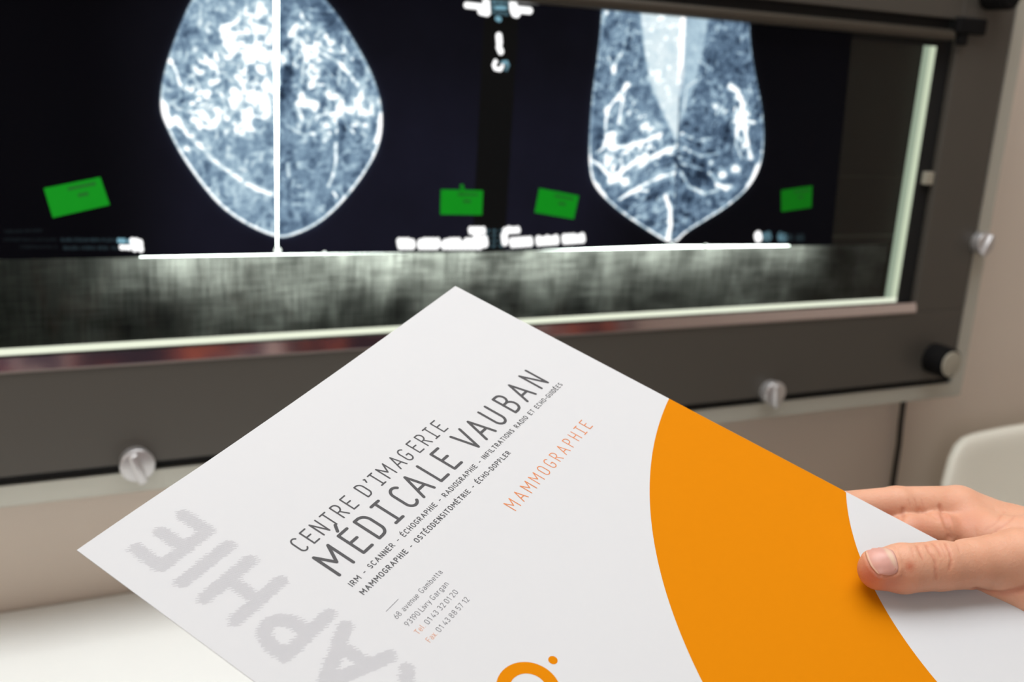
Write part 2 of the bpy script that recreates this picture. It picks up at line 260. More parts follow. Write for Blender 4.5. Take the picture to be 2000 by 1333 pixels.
MLO_SPOTS = [[599.4, 50.3, 3.1, 2.5, 0.7], [614.0, -7.6, 3.2, 5.3, 0.8], [632.9, -21.6, 3.9, 2.7, 0.9], [772.0, -116.8, 6.6, 4.7, 1.0], [790.1, -109.5, 7.4, 5.3, 1.0], [609.8, -48.8, 3.8, 4.3, 0.8], [640.5, -125.2, 8.0, 5.1, 0.8], [605.2, -133.7, 3.9, 6.7, 1.0], [781.3, -130.3, 7.4, 3.0, 0.6], [754.1, -102.4, 4.3, 3.5, 0.6]]
PEC_L = [[635.9, 76.2], [639.1, 58.4], [648.5, 19.7], [660.6, -17.1], [677.0, -43.7], [705.2, -84.8], [704.8, -65.1], [700.7, -9.8], [695.7, 62.6], [694.8, 81.0]]
PEC_R = [[694.8, 81.0], [695.7, 62.6], [700.7, -9.8], [706.2, -59.4], [715.1, -36.8], [721.2, -14.3], [727.9, 24.5], [730.1, 59.8], [731.6, 83.9]]
MLO_STREAK = [([[694.1, 80.9], [695.7, 62.6], [698.0, 22.7], [700.7, -9.8], [702.0, -31.7]], 3.0, 1.2)]
MLO_SEAM = [([[702.0, -31.7], [704.8, -65.1], [710.5, -150.9], [711.6, -195.2]], 1.0, 1.0)]
MID_TEXT = [[378.5, -185.7, 379.4, -190.2, 3.6, 1.0], [383.0, -185.8, 383.9, -190.3, 3.6, 1.0], [387.5, -185.9, 388.4, -190.4, 3.6, 1.0], [392.1, -187.2, 393.0, -190.5, 3.6, 1.0], [401.3, -187.3, 402.1, -190.7, 3.6, 1.0], [405.8, -186.2, 406.7, -190.8, 3.7, 1.0], [410.4, -186.3, 411.4, -190.9, 3.7, 1.0], [415.0, -186.4, 416.0, -191.0, 3.7, 1.0], [419.7, -186.5, 420.7, -191.1, 3.7, 1.0], [429.1, -187.9, 430.0, -191.3, 3.7, 1.0], [433.8, -186.8, 434.7, -191.4, 3.7, 1.0], [438.5, -186.8, 439.5, -191.5, 3.8, 1.0], [443.2, -186.9, 444.2, -191.6, 3.8, 1.0], [452.7, -187.1, 453.8, -191.8, 3.8, 1.0], [457.5, -187.2, 458.6, -191.9, 3.8, 1.0], [462.4, -187.3, 463.4, -192.0, 3.8, 1.0], [467.2, -187.4, 468.2, -192.1, 3.8, 1.0], [379.1, -188.8, 379.9, -192.3, 3.3, 1.0], [383.4, -188.9, 384.2, -192.4, 3.3, 1.0], [387.7, -189.0, 388.5, -192.5, 3.3, 1.0], [392.0, -189.1, 392.8, -192.6, 3.3, 1.0], [400.6, -189.3, 401.4, -192.8, 3.4, 1.0], [404.9, -189.4, 405.8, -192.9, 3.4, 1.0], [409.3, -189.5, 410.1, -193.0, 3.4, 1.0], [413.7, -189.5, 414.5, -193.1, 3.4, 1.0], [418.1, -189.6, 418.9, -193.2, 3.4, 1.0], [426.9, -189.8, 427.7, -193.4, 3.4, 1.0], [431.3, -189.9, 432.2, -193.5, 3.4, 1.0], [435.8, -190.0, 436.6, -193.6, 3.5, 1.0], [440.3, -191.2, 441.1, -193.7, 3.5, 1.0], [444.7, -190.2, 445.6, -193.7, 3.5, 1.0], [449.2, -190.3, 450.1, -193.8, 3.5, 1.0], [453.7, -190.4, 454.6, -193.9, 3.5, 1.0], [458.3, -191.6, 459.2, -194.0, 3.5, 1.0], [462.8, -190.5, 463.7, -194.1, 3.5, 1.0], [467.4, -190.6, 468.3, -194.2, 3.5, 1.0], [456.5, -175.0, 457.3, -178.2, 3.2, 1.0], [461.2, -175.0, 462.0, -178.3, 3.2, 1.0], [465.9, -175.1, 466.7, -178.4, 3.2, 1.0], [470.6, -175.2, 471.4, -178.4, 3.2, 1.0], [463.9, -181.8, 465.3, -188.9, 4.7, 1.0], [472.4, -185.6, 473.7, -191.3, 4.7, 1.0], [496.3, -176.6, 497.1, -178.8, 3.3, 1.0], [501.2, -175.2, 502.1, -178.5, 3.3, 1.0], [506.3, -176.0, 507.1, -178.3, 3.3, 1.0], [511.3, -175.7, 512.2, -178.0, 3.4, 1.0], [496.0, -182.1, 497.5, -189.8, 4.8, 1.0], [506.1, -188.1, 507.2, -192.9, 4.0, 1.0], [511.3, -187.9, 512.4, -192.7, 4.0, 1.0], [516.5, -187.7, 517.6, -192.5, 4.0, 1.0], [521.6, -187.5, 522.8, -192.3, 4.0, 1.0], [526.9, -187.3, 528.0, -192.1, 4.0, 1.0], [537.4, -186.8, 538.6, -191.6, 4.1, 1.0], [542.8, -187.9, 543.8, -191.4, 4.1, 1.0], [548.0, -186.4, 549.2, -191.2, 4.1, 1.0], [553.4, -187.5, 554.5, -191.0, 4.1, 1.0], [558.6, -186.0, 559.8, -190.8, 4.1, 1.0], [569.4, -185.5, 570.6, -190.4, 4.2, 1.0], [574.8, -185.3, 576.0, -190.2, 4.2, 1.0], [580.2, -185.1, 581.5, -190.0, 4.2, 1.0], [585.8, -186.1, 587.0, -189.7, 4.2, 1.0], [591.2, -184.6, 592.4, -189.5, 4.2, 1.0], [475.4, -176.9, 476.6, -176.9, 1.9, 0.5], [475.3, -182.3, 476.9, -182.3, 1.9, 0.5], [475.2, -187.7, 477.3, -187.7, 1.9, 0.5], [476.0, -193.2, 477.6, -193.2, 1.9, 0.5], [483.0, -177.0, 484.3, -177.0, 1.9, 0.5], [483.4, -182.4, 484.7, -182.4, 1.9, 0.5], [483.0, -187.8, 485.0, -187.9, 1.9, 0.5], [483.5, -193.3, 485.4, -193.4, 1.9, 0.5], [491.2, -177.1, 492.1, -177.1, 1.9, 0.5], [491.3, -182.5, 492.5, -182.6, 1.9, 0.5], [490.9, -188.0, 492.8, -188.0, 1.9, 0.5], [491.8, -193.5, 493.2, -193.5, 1.9, 0.5], [439.6, 45.9, 459.0, 45.5, 3.5, 1.0], [455.3, 41.3, 462.1, 40.4, 4.2, 1.0], [460.1, 54.2, 462.0, 40.8, 4.4, 1.0], [489.2, 56.5, 491.2, 44.9, 5.1, 1.0], [492.5, 42.1, 494.8, 41.8, 4.6, 1.0], [492.8, 46.0, 509.5, 45.8, 4.0, 1.0], [496.2, 55.1, 518.1, 55.3, 3.1, 1.0], [464.2, 51.2, 485.0, 52.3, 2.5, 0.6], [464.5, 45.9, 485.3, 46.9, 2.5, 0.5], [465.4, 41.1, 484.6, 41.0, 2.2, 0.5], [473.6, 35.8, 475.9, 35.0, 2.8, 0.8], [471.8, 45.9, 481.4, 46.2, 2.0, 0.8], [476.3, 19.3, 477.4, 12.5, 4.0, 1.0], [477.1, 8.5, 479.6, 4.2, 3.7, 1.0], [478.4, 5.6, 479.6, 4.2, 3.4, 1.0], [474.0, -5.6, 472.5, -9.2, 2.0, 0.9], [472.5, -9.2, 474.4, -12.6, 2.2, 1.0], [474.4, -12.6, 480.2, -13.3, 2.2, 1.0], [480.2, -13.3, 482.2, -9.2, 2.0, 1.0], [482.0, -6.2, 486.6, -5.4, 1.8, 0.8], [486.6, -5.4, 488.5, -8.8, 1.8, 0.7], [488.5, -8.8, 487.1, -12.9, 1.8, 0.6], [487.1, -12.9, 482.4, -12.2, 1.7, 0.6], [473.9, -5.1, 475.1, -6.0, 2.0, 1.0]]
SIDE_TEXT = [[111.7, -179.8, 112.0, -181.8, 1.7, 0.8], [113.9, -180.0, 114.2, -182.0, 1.7, 0.8], [116.1, -180.2, 116.4, -182.2, 1.7, 0.8], [120.4, -180.6, 120.7, -182.7, 1.7, 0.8], [122.6, -180.8, 122.9, -182.9, 1.8, 0.8], [124.8, -181.7, 125.1, -183.1, 1.8, 0.8], [127.0, -181.3, 127.3, -183.3, 1.8, 0.8], [129.2, -181.5, 129.5, -183.6, 1.8, 0.8], [113.3, -185.8, 113.6, -187.9, 1.7, 0.9], [115.7, -186.0, 115.9, -188.0, 1.7, 0.9], [118.0, -186.1, 118.3, -188.1, 1.7, 0.9], [120.4, -186.2, 120.7, -188.3, 1.8, 0.9], [125.2, -186.4, 125.5, -188.5, 1.8, 0.9], [127.5, -186.5, 127.8, -188.6, 1.8, 0.9], [129.9, -186.7, 130.2, -188.7, 1.8, 0.9], [123.1, -180.4, 123.5, -183.5, 2.6, 1.0], [126.4, -180.7, 126.8, -183.8, 2.6, 1.0], [129.6, -182.0, 130.1, -184.1, 2.6, 1.0], [124.7, -186.0, 125.1, -189.1, 2.6, 1.0], [129.9, -186.6, 130.4, -189.7, 2.7, 1.0], [64.3, -178.2, 64.5, -179.7, 1.2, 0.2], [65.9, -178.7, 66.1, -179.8, 1.2, 0.2], [67.5, -178.3, 67.7, -179.8, 1.2, 0.2], [69.1, -178.4, 69.3, -179.9, 1.2, 0.2], [70.7, -178.4, 70.9, -179.9, 1.3, 0.2], [72.3, -178.9, 72.5, -180.0, 1.3, 0.2], [75.5, -178.5, 75.7, -180.1, 1.3, 0.2], [77.2, -178.6, 77.4, -180.1, 1.3, 0.2], [78.8, -178.6, 79.0, -180.1, 1.3, 0.2], [80.4, -178.7, 80.6, -180.2, 1.3, 0.2], [82.0, -178.7, 82.2, -180.2, 1.3, 0.2], [83.6, -179.3, 83.8, -180.3, 1.3, 0.2], [85.3, -178.8, 85.5, -180.3, 1.3, 0.2], [88.5, -178.9, 88.7, -180.4, 1.3, 0.2], [90.2, -179.0, 90.4, -180.5, 1.3, 0.2], [91.8, -179.0, 92.0, -180.5, 1.3, 0.2], [93.5, -179.1, 93.7, -180.6, 1.3, 0.2], [95.1, -179.6, 95.3, -180.6, 1.3, 0.2], [98.4, -179.2, 98.6, -180.7, 1.3, 0.2], [100.0, -179.7, 100.3, -180.8, 1.3, 0.2], [101.7, -179.3, 101.9, -180.8, 1.3, 0.2], [103.4, -179.3, 103.6, -180.9, 1.3, 0.2], [105.0, -179.4, 105.2, -180.9, 1.3, 0.2], [106.7, -179.4, 106.9, -181.0, 1.3, 0.2], [108.4, -179.5, 108.6, -181.0, 1.3, 0.2], [110.0, -179.5, 110.2, -181.1, 1.3, 0.2], [66.1, -185.5, 66.2, -187.0, 1.2, 0.2], [67.6, -185.6, 67.8, -187.1, 1.3, 0.2], [69.2, -186.1, 69.4, -187.1, 1.3, 0.2], [70.8, -185.6, 70.9, -187.1, 1.3, 0.2], [72.3, -185.7, 72.5, -187.2, 1.3, 0.2], [73.9, -185.7, 74.1, -187.2, 1.3, 0.2], [75.5, -185.7, 75.7, -187.3, 1.3, 0.2], [77.0, -185.8, 77.2, -187.3, 1.3, 0.2], [80.2, -186.3, 80.4, -187.4, 1.3, 0.2], [81.8, -185.9, 82.0, -187.4, 1.3, 0.2], [83.3, -186.4, 83.6, -187.4, 1.3, 0.2], [84.9, -185.9, 85.1, -187.5, 1.3, 0.2], [86.5, -186.0, 86.7, -187.5, 1.3, 0.2], [88.1, -186.5, 88.3, -187.5, 1.3, 0.2], [89.7, -186.5, 89.9, -187.6, 1.3, 0.2], [91.3, -186.6, 91.5, -187.6, 1.3, 0.2], [94.5, -186.2, 94.7, -187.7, 1.3, 0.2], [96.1, -186.2, 96.3, -187.7, 1.3, 0.2], [97.7, -186.7, 97.9, -187.8, 1.3, 0.2], [99.3, -186.7, 99.5, -187.8, 1.3, 0.2], [101.0, -186.3, 101.2, -187.8, 1.3, 0.2], [102.5, -186.8, 102.8, -187.9, 1.3, 0.2], [105.8, -186.4, 106.0, -187.9, 1.3, 0.2], [107.4, -186.9, 107.6, -188.0, 1.3, 0.2], [109.0, -186.5, 109.3, -188.0, 1.3, 0.2], [110.7, -186.5, 110.9, -188.0, 1.3, 0.2], [19.7, -177.5, 19.8, -178.8, 1.0, 0.1], [20.9, -177.6, 21.1, -178.8, 1.0, 0.1], [22.2, -177.6, 22.3, -178.8, 1.0, 0.1], [23.4, -177.6, 23.5, -178.8, 1.0, 0.1], [24.7, -177.6, 24.8, -178.8, 1.0, 0.1], [25.9, -177.6, 26.0, -178.9, 1.0, 0.1], [27.1, -178.1, 27.3, -178.9, 1.0, 0.1], [28.4, -177.7, 28.5, -178.9, 1.0, 0.1], [29.7, -177.7, 29.8, -178.9, 1.0, 0.1], [30.9, -177.7, 31.0, -179.0, 1.0, 0.1], [33.4, -177.8, 33.6, -179.0, 1.0, 0.1], [34.7, -177.8, 34.8, -179.0, 1.0, 0.1], [35.9, -177.8, 36.1, -179.1, 1.0, 0.1], [37.2, -178.2, 37.3, -179.1, 1.0, 0.1], [38.5, -177.9, 38.6, -179.1, 1.0, 0.1], [39.7, -178.3, 39.9, -179.1, 1.0, 0.1], [41.0, -178.3, 41.1, -179.2, 1.0, 0.1], [42.3, -177.9, 42.4, -179.2, 1.0, 0.1], [44.8, -178.4, 44.9, -179.2, 1.0, 0.1], [46.1, -178.0, 46.2, -179.3, 1.0, 0.1], [47.3, -178.0, 47.5, -179.3, 1.0, 0.1], [48.6, -178.1, 48.8, -179.3, 1.0, 0.1], [49.9, -178.1, 50.0, -179.3, 1.0, 0.1], [51.2, -178.5, 51.3, -179.4, 1.0, 0.1], [52.4, -178.1, 52.6, -179.4, 1.0, 0.1], [53.7, -178.5, 53.9, -179.4, 1.0, 0.1], [55.0, -178.2, 55.2, -179.4, 1.0, 0.1], [56.3, -178.2, 56.4, -179.4, 1.0, 0.1], [57.6, -178.2, 57.7, -179.5, 1.0, 0.1], [58.9, -178.6, 59.0, -179.5, 1.0, 0.1], [60.1, -178.7, 60.3, -179.5, 1.0, 0.1], [31.3, -184.0, 31.5, -185.2, 1.0, 0.1], [32.6, -184.0, 32.8, -185.3, 1.0, 0.1], [33.9, -184.1, 34.0, -185.3, 1.0, 0.1], [35.2, -184.1, 35.3, -185.3, 1.0, 0.1], [36.4, -184.5, 36.6, -185.4, 1.0, 0.1], [37.8, -184.1, 37.9, -185.4, 1.0, 0.1], [39.0, -184.2, 39.2, -185.4, 1.0, 0.1], [40.3, -184.2, 40.5, -185.4, 1.0, 0.1], [41.6, -184.2, 41.8, -185.5, 1.0, 0.1], [42.9, -184.6, 43.1, -185.5, 1.0, 0.1], [44.2, -184.7, 44.4, -185.5, 1.0, 0.1], [46.8, -184.7, 47.0, -185.6, 1.0, 0.1], [48.1, -184.8, 48.3, -185.6, 1.0, 0.1], [49.4, -184.4, 49.6, -185.6, 1.0, 0.1], [50.7, -184.4, 50.9, -185.7, 1.0, 0.1], [52.0, -184.4, 52.2, -185.7, 1.0, 0.1], [53.3, -184.5, 53.5, -185.7, 1.0, 0.1], [54.6, -184.5, 54.8, -185.8, 1.0, 0.1], [55.9, -184.5, 56.1, -185.8, 1.0, 0.1], [57.2, -184.6, 57.4, -185.8, 1.0, 0.1], [58.5, -185.0, 58.7, -185.8, 1.0, 0.1], [59.9, -185.0, 60.0, -185.9, 1.0, 0.1], [20.1, -170.4, 20.2, -171.7, 1.0, 0.1], [21.3, -170.4, 21.5, -171.6, 1.0, 0.1], [22.6, -170.4, 22.7, -171.6, 1.0, 0.1], [23.9, -170.4, 24.0, -171.6, 1.0, 0.1], [25.1, -170.4, 25.3, -171.6, 1.0, 0.1], [26.4, -170.7, 26.5, -171.6, 1.0, 0.1], [27.7, -170.7, 27.8, -171.5, 1.0, 0.1], [28.9, -170.3, 29.1, -171.5, 1.0, 0.1], [30.2, -170.3, 30.4, -171.5, 1.0, 0.1], [31.5, -170.3, 31.6, -171.5, 1.0, 0.1], [32.8, -170.2, 32.9, -171.5, 1.0, 0.1], [35.3, -170.6, 35.5, -171.4, 1.0, 0.1], [36.6, -170.2, 36.8, -171.4, 1.0, 0.1], [37.9, -170.1, 38.0, -171.4, 1.0, 0.1], [39.2, -170.1, 39.3, -171.4, 1.0, 0.1], [40.5, -170.1, 40.6, -171.3, 1.0, 0.1], [41.8, -170.1, 41.9, -171.3, 1.0, 0.1], [43.1, -170.1, 43.2, -171.3, 1.0, 0.1], [44.3, -170.0, 44.5, -171.3, 1.0, 0.1], [45.6, -170.0, 45.8, -171.2, 1.0, 0.1], [46.9, -170.0, 47.1, -171.2, 1.0, 0.1], [48.2, -170.0, 48.4, -171.2, 1.0, 0.1], [834.3, -188.0, 836.1, -191.7, 6.2, 1.0], [844.4, -188.4, 845.8, -191.2, 4.7, 0.6], [850.2, -187.4, 851.8, -191.6, 4.7, 0.6], [868.3, -188.5, 869.9, -192.6, 4.8, 0.6], [874.6, -190.1, 876.0, -193.0, 4.8, 0.6], [878.5, -189.2, 879.8, -192.7, 4.0, 0.2], [884.7, -190.6, 885.9, -193.0, 4.0, 0.2], [896.8, -191.1, 898.0, -193.5, 4.1, 0.2], [902.7, -190.3, 904.1, -193.8, 4.1, 0.2]]
def vnoise(x, y, seed):
    xi = np.floor(x).astype(np.int64); yi = np.floor(y).astype(np.int64); fx = x - xi; fy = y - yi
    fx = fx * fx * (3 - 2 * fx); fy = fy * fy * (3 - 2 * fy)
    def h(a, b):
        n = (a * 374761393 + b * 668265263 + seed * 974634777) & 0xffffffff
        n = ((n ^ (n >> 13)) * 1274126177) & 0xffffffff
        return ((n ^ (n >> 16)) & 0xffff) / 65535.
    return (h(xi, yi) * (1 - fx) + h(xi + 1, yi) * fx) * (1 - fy) + (h(xi, yi + 1) * (1 - fx) + h(xi + 1, yi + 1) * fx) * fy
def fbm(x, y, seed, o=4):
    s = 0; a = .5; t = 0
    for k in range(o):
        s = s + a * vnoise(x * 2 ** k, y * 2 ** k, seed + k); t += a; a *= .55
    return s / t
def ridge(x, y, seed, o=3):
    s = 0; a = .5; t = 0
    for k in range(o):
        s = s + a * (1 - np.abs(2 * vnoise(x * 2 ** k, y * 2 ** k, seed + k) - 1)); t += a; a *= .5
    return s / t
def inside_dist(x, z, poly):
    P = np.array(poly); n = len(P); ins = np.zeros(len(x), bool); d = np.full(len(x), 1e9)
    for i in range(n):
        a = P[i]; b = P[(i + 1) % n]
        c = ((a[1] > z) != (b[1] > z)) & (x < (b[0] - a[0]) * (z - a[1]) / (b[1] - a[1] + 1e-12) + a[0]); ins ^= c
        ba = b - a; t = np.clip(((x - a[0]) * ba[0] + (z - a[1]) * ba[1]) / (ba @ ba), 0, 1)
        d = np.minimum(d, np.hypot(x - a[0] - t * ba[0], z - a[1] - t * ba[1]))
    return np.where(ins, d, -d)
def smooth_poly(P, it=2):
    P = np.array(P, float)
    for _ in range(it):
        Q = np.roll(P, -1, 0); P = np.stack([.75 * P + .25 * Q, .25 * P + .75 * Q], 1).reshape(-1, 2)
    return P
def seg_d(x, z, L):
    m = np.full(len(x), 1e9)
    for a, b in zip(L[:-1], L[1:]):
        dx, dz = b[0] - a[0], b[1] - a[1]; t = np.clip(((x - a[0]) * dx + (z - a[1]) * dz) / (dx * dx + dz * dz + 1e-9), 0, 1)
        m = np.minimum(m, np.hypot(x - a[0] - t * dx, z - a[1] - t * dz))
    return m
def sstep(a, b, x):
    t = np.clip((x - a) / (b - a), 0, 1); return t * t * (3 - 2 * t)
def tissue(x, z, kind):
    if kind == 'cc': out, gl, dk, li, sp = CC_OUT, CC_GLAND, CC_DARK, CC_LINES, CC_SPOTS; seed = 3
    else: out, gl, dk, li, sp = MLO_OUT, MLO_GLAND, MLO_DARK, MLO_LINES, MLO_SPOTS; seed = 41
    d = inside_dist(x, z, smooth_poly(out)); wx = 9 * (fbm(x / 16, z / 16, seed + 9) - .5); wz = 9 * (fbm(x / 16, z / 16, seed + 19) - .5)
    X, Z = x + wx, z + wz
    if kind == 'cc':
        T = .52 + .26 * (fbm(X / 9, Z / 9, seed) - .5) + .34 * (ridge(X / 7, Z / 7, seed + 30) - .62) + .22 * (fbm(X / 2.6, Z / 2.6, seed + 5) - .5)
        T = T - .08 * sstep(252, 256, x) - .07 * np.exp(-((x - 252) / 16.) ** 2) * (x > 252)
    else:
        T = .40 + .28 * (fbm(X / 9, Z / 9, seed) - .5) + .32 * (ridge(X / 6, Z / 6, seed + 30) - .62) + .26 * (fbm(X / 3, Z / 3, seed + 5) - .5)
        T = T - .07 * sstep(700, 712, x)
        low = sstep(-50, -90, z) * np.exp(-((x - 700) / 70.) ** 2)
        u = (z + np.where(x < 705, -.35, .35) * (x - 700)) ; T = T + low * .55 * (ridge(X / 26, (u + wz) / 7, seed + 60, 2) - .66)
    lace = ridge(X / 8.5, Z / 8.5, seed + 95, 2); fine = fbm(X / 5.0, Z / 5.0, seed + 90, 2); lump = fbm(X / 9.5, Z / 9.5, seed + 70, 2)
    T = T + .55 * sstep(.62, .95, lace) * (.3 + .7 * sstep(.35, .65, fbm(x / 14, z / 14, seed + 3))) * (.5 if kind == 'mlo' else .48)
    G = np.zeros(len(x))
    for cx, cz, rx, rz, ww in gl:
        q = ((X - cx) / rx) ** 2 + ((Z - cz) / rz) ** 2; G = np.maximum(G, ww * np.exp(-q * 1.0))
    mask = sstep(.18, .62, G * (.30 + 1.1 * lump) + .10 * (fine - .5))
    T = T + mask * (.06 + .42 * sstep(.42, .68, .5 * lump + .5 * fine) + .16 * sstep(.6, .85, lace))
    for cx, cz, rx, rz, ww in dk:
        q = ((X - cx) / rx) ** 2 + ((Z - cz) / rz) ** 2; T = T - ww * .42 * np.exp(-q * 1.2)
    if kind == 'mlo':
        for P, lv, sd in ((PEC_L, .84, -1), (PEC_R, .66, 1)):
            e = inside_dist(x, z, P); k = sstep(-2.5, 3.5, e); T = T * (1 - k) + k * (lv + .22 * (fbm(X / 7, Z / 7, seed + 33) - .5) + .12 * (ridge(X / 4, Z / 4, 77) - .6))
    for L, wd, s in li:
        T = T + s * np.exp(-(seg_d(x + wx * .15, z + wz * .15, L) / (wd * 1.05)) ** 2)
    for cx, cz, rx, rz, ww in sp:
        q = ((x - cx) / rx) ** 2 + ((z - cz) / rz) ** 2; T = T + ww * np.exp(-q * 1.2)
    # thin bright skin line, stronger low down
    zt = sstep(-40, -110, z); T = T + (.08 + .42 * zt) * np.exp(-((d - 1.5) / 1.3) ** 2) - .05 * np.exp(-((d - 6) / 3) ** 2)
    a = sstep(-.9, 1.1, d)
    return np.clip(T, .1, 1.25), a
RAMP_T = [0, .12, .3, .5, .7, .85, 1.0, 1.25]
RAMP = np.array([(10, 13, 24), (34, 48, 66), (76, 98, 122), (128, 155, 178), (186, 212, 226), (228, 243, 248), (252, 255, 255), (255, 255, 255)]) / 255.
def film(name, corners, y, kind, label, yoff=0, parent=None):
    # corners (mm): bottom left, bottom right, top right, top left
    BL, BR, TR, TL = [np.array(c, float) for c in corners]
    nx = int(np.linalg.norm(BR - BL) / .62); nz = int(np.linalg.norm(TL - BL) / .62)
    s, t = np.meshgrid(np.linspace(0, 1, nx + 1), np.linspace(0, 1, nz + 1)); s = s.ravel()[:, None]; t = t.ravel()[:, None]
    P = (1 - s) * (1 - t) * BL + s * (1 - t) * BR + s * t * TR + (1 - s) * t * TL; x, z = P[:, 0], P[:, 1]
    # film black, with the faint bluish glass reflection painted into it
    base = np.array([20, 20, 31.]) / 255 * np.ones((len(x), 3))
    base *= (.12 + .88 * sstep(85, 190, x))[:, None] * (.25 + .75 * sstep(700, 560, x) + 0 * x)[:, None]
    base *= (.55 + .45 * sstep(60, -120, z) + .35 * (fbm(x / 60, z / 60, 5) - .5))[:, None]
    base[(x > 459 + (z > 0) * 0) & (x < 497) & (kind == 'cc')] = np.array([13, 13, 11]) / 255.
    T, a = tissue(x, z, kind)
    col = np.stack([np.interp(T, RAMP_T, RAMP[:, k]) for k in range(3)], 1)
    if kind == 'mlo':
        for L, wd, st_ in MLO_STREAK:  # backlight leaking at the seam, painted into the film tone
            k = np.clip(np.exp(-(seg_d(x, z, L) / (wd * 1.2)) ** 4) * sstep(-40, 20, z) * 1.2, 0, 1)[:, None]; col = col * (1 - k) + k * 1.0
        for L, wd, st_ in MLO_SEAM:
            k = (np.exp(-(seg_d(x, z, L) / .9) ** 2) * .6)[:, None]; col = col * (1 - k) + k * np.array([.1, .13, .2])
    col = base * (1 - a[:, None]) + col * a[:, None]
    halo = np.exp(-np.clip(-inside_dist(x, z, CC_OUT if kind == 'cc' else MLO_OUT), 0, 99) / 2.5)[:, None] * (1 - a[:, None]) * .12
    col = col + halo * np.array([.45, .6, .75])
    for (x0, z0, x1, z1, r, b) in MID_TEXT + SIDE_TEXT:
        dd = seg_d(x, z, [(x0, z0), (x1, z1)]); k = (1 - sstep(r * .72, r * 1.05, dd))
        edge = np.array([.62, .86, .95]) if b < .9 else np.array([1, 1, 1.])
        bb = b if b < .9 else 1.0
        k = k * (1 - (.45 * (fbm(x / 1.2, z / 1.2, 8) > .52) if b < .7 else 0)) * bb; col = np.maximum(col, k[:, None] * edge)
    lin_ = np.where(col <= .04045, col / 12.92, ((col + .055) / 1.055) ** 2.4)
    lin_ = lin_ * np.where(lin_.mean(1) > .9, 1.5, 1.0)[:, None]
    V = np.stack([x / 1000, np.full(len(x), y), z / 1000], 1)
    i = np.arange(nz)[:, None] * (nx + 1) + np.arange(nx)[None, :]; i = i.ravel()
    Fq = np.stack([i, i + 1, i + nx + 2, i + nx + 1], 1)
    # back face border: a second sheet 0.3 mm behind, stitched
    nV = len(V); cor = [0, nx, (nz + 1) * (nx + 1) - 1, nz * (nx + 1)]
    Vb = V[cor] + np.array([0, .0002, 0]); V2 = np.concatenate([V, Vb])
    me = bpy.data.meshes.new(name); me.vertices.add(len(V2)); me.vertices.foreach_set('co', V2.ravel())
    loops = np.concatenate([Fq.ravel(), np.array([nV, nV + 3, nV + 2, nV + 1])]); nf = len(Fq) + 1
    me.loops.add(len(loops)); me.loops.foreach_set('vertex_index', loops.astype(np.int32))
    me.polygons.add(nf); me.polygons.foreach_set('loop_start', (np.arange(nf) * 4).astype(np.int32)); me.update(calc_edges=True); me.validate()
    ca = me.color_attributes.new('film_tone', 'FLOAT_COLOR', 'POINT')
    full = np.ones((len(V2), 4)); full[:nV, :3] = lin_; full[nV:, :3] = 0; ca.data.foreach_set('color', full.ravel().astype(np.float32))
    o = link(name, me, M_film); tag(o, label, 'x-ray film', 'x-ray films hung on the lightbox'); return o
M_film = bpy.data.materials.new('backlit film'); M_film.use_nodes = True; nt = M_film.node_tree; b = nt.nodes['Principled BSDF']
at = nt.nodes.new('ShaderNodeAttribute'); at.attribute_name = 'film_tone'; nt.links.new(at.outputs['Color'], b.inputs['Emission Color']); b.inputs['Emission Strength'].default_value = 1.0
b.inputs['Base Color'].default_value = (.002, .002, .003, 1); b.inputs['Roughness'].default_value = .3; b.inputs['Specular IOR Level'].default_value = .03
film('x_ray_film', [(12, -195), (254.0, -196.5), (250.0, 66), (-5, 70)], .9990, 'cc', 'x-ray film showing the left half of the rounder breast scan')
film('x_ray_film', [(255.2, -196.5), (497, -199.6), (500, 62), (254.6, 66)], .9984, 'cc', 'x-ray film showing the right half of the rounder breast scan, overlapping its neighbour')
film('x_ray_film', [(462, -200.2), (711.6, -198), (705, 64), (465, 64)], .9994, 'mlo', 'x-ray film showing the left half of the long tapered breast scan')
film('x_ray_film', [(711.0, -198), (953, -202.5), (938, 64), (704.4, 64)], .9990, 'mlo', 'x-ray film showing the right half of the long tapered breast scan')
# retaining pins along the lower film edge
M_pin = mat('clear pin', (210, 220, 215), .3, emit=(235, 245, 238), estr=1.3)  # emission stands in for the backlight flare at the pins
for x, z, r_, lab in ((.2550, -.1930, .0034, 'small bright pin under the centre seam of the rounder scan'), (.301, -.1968, .0022, 'small bright pin right of the round scan seam'), (.7115, -.1975, .0022, 'small bright pin under the seam of the tapered scan'), (.759, -.1990, .0022, 'small bright pin right of the tapered scan seam')):
    tag(cyl('film_pin', x, .9975, 1.0024, z, r_, M_pin, None, .0006, 20), lab, 'pin', 'pins under the x-ray films')
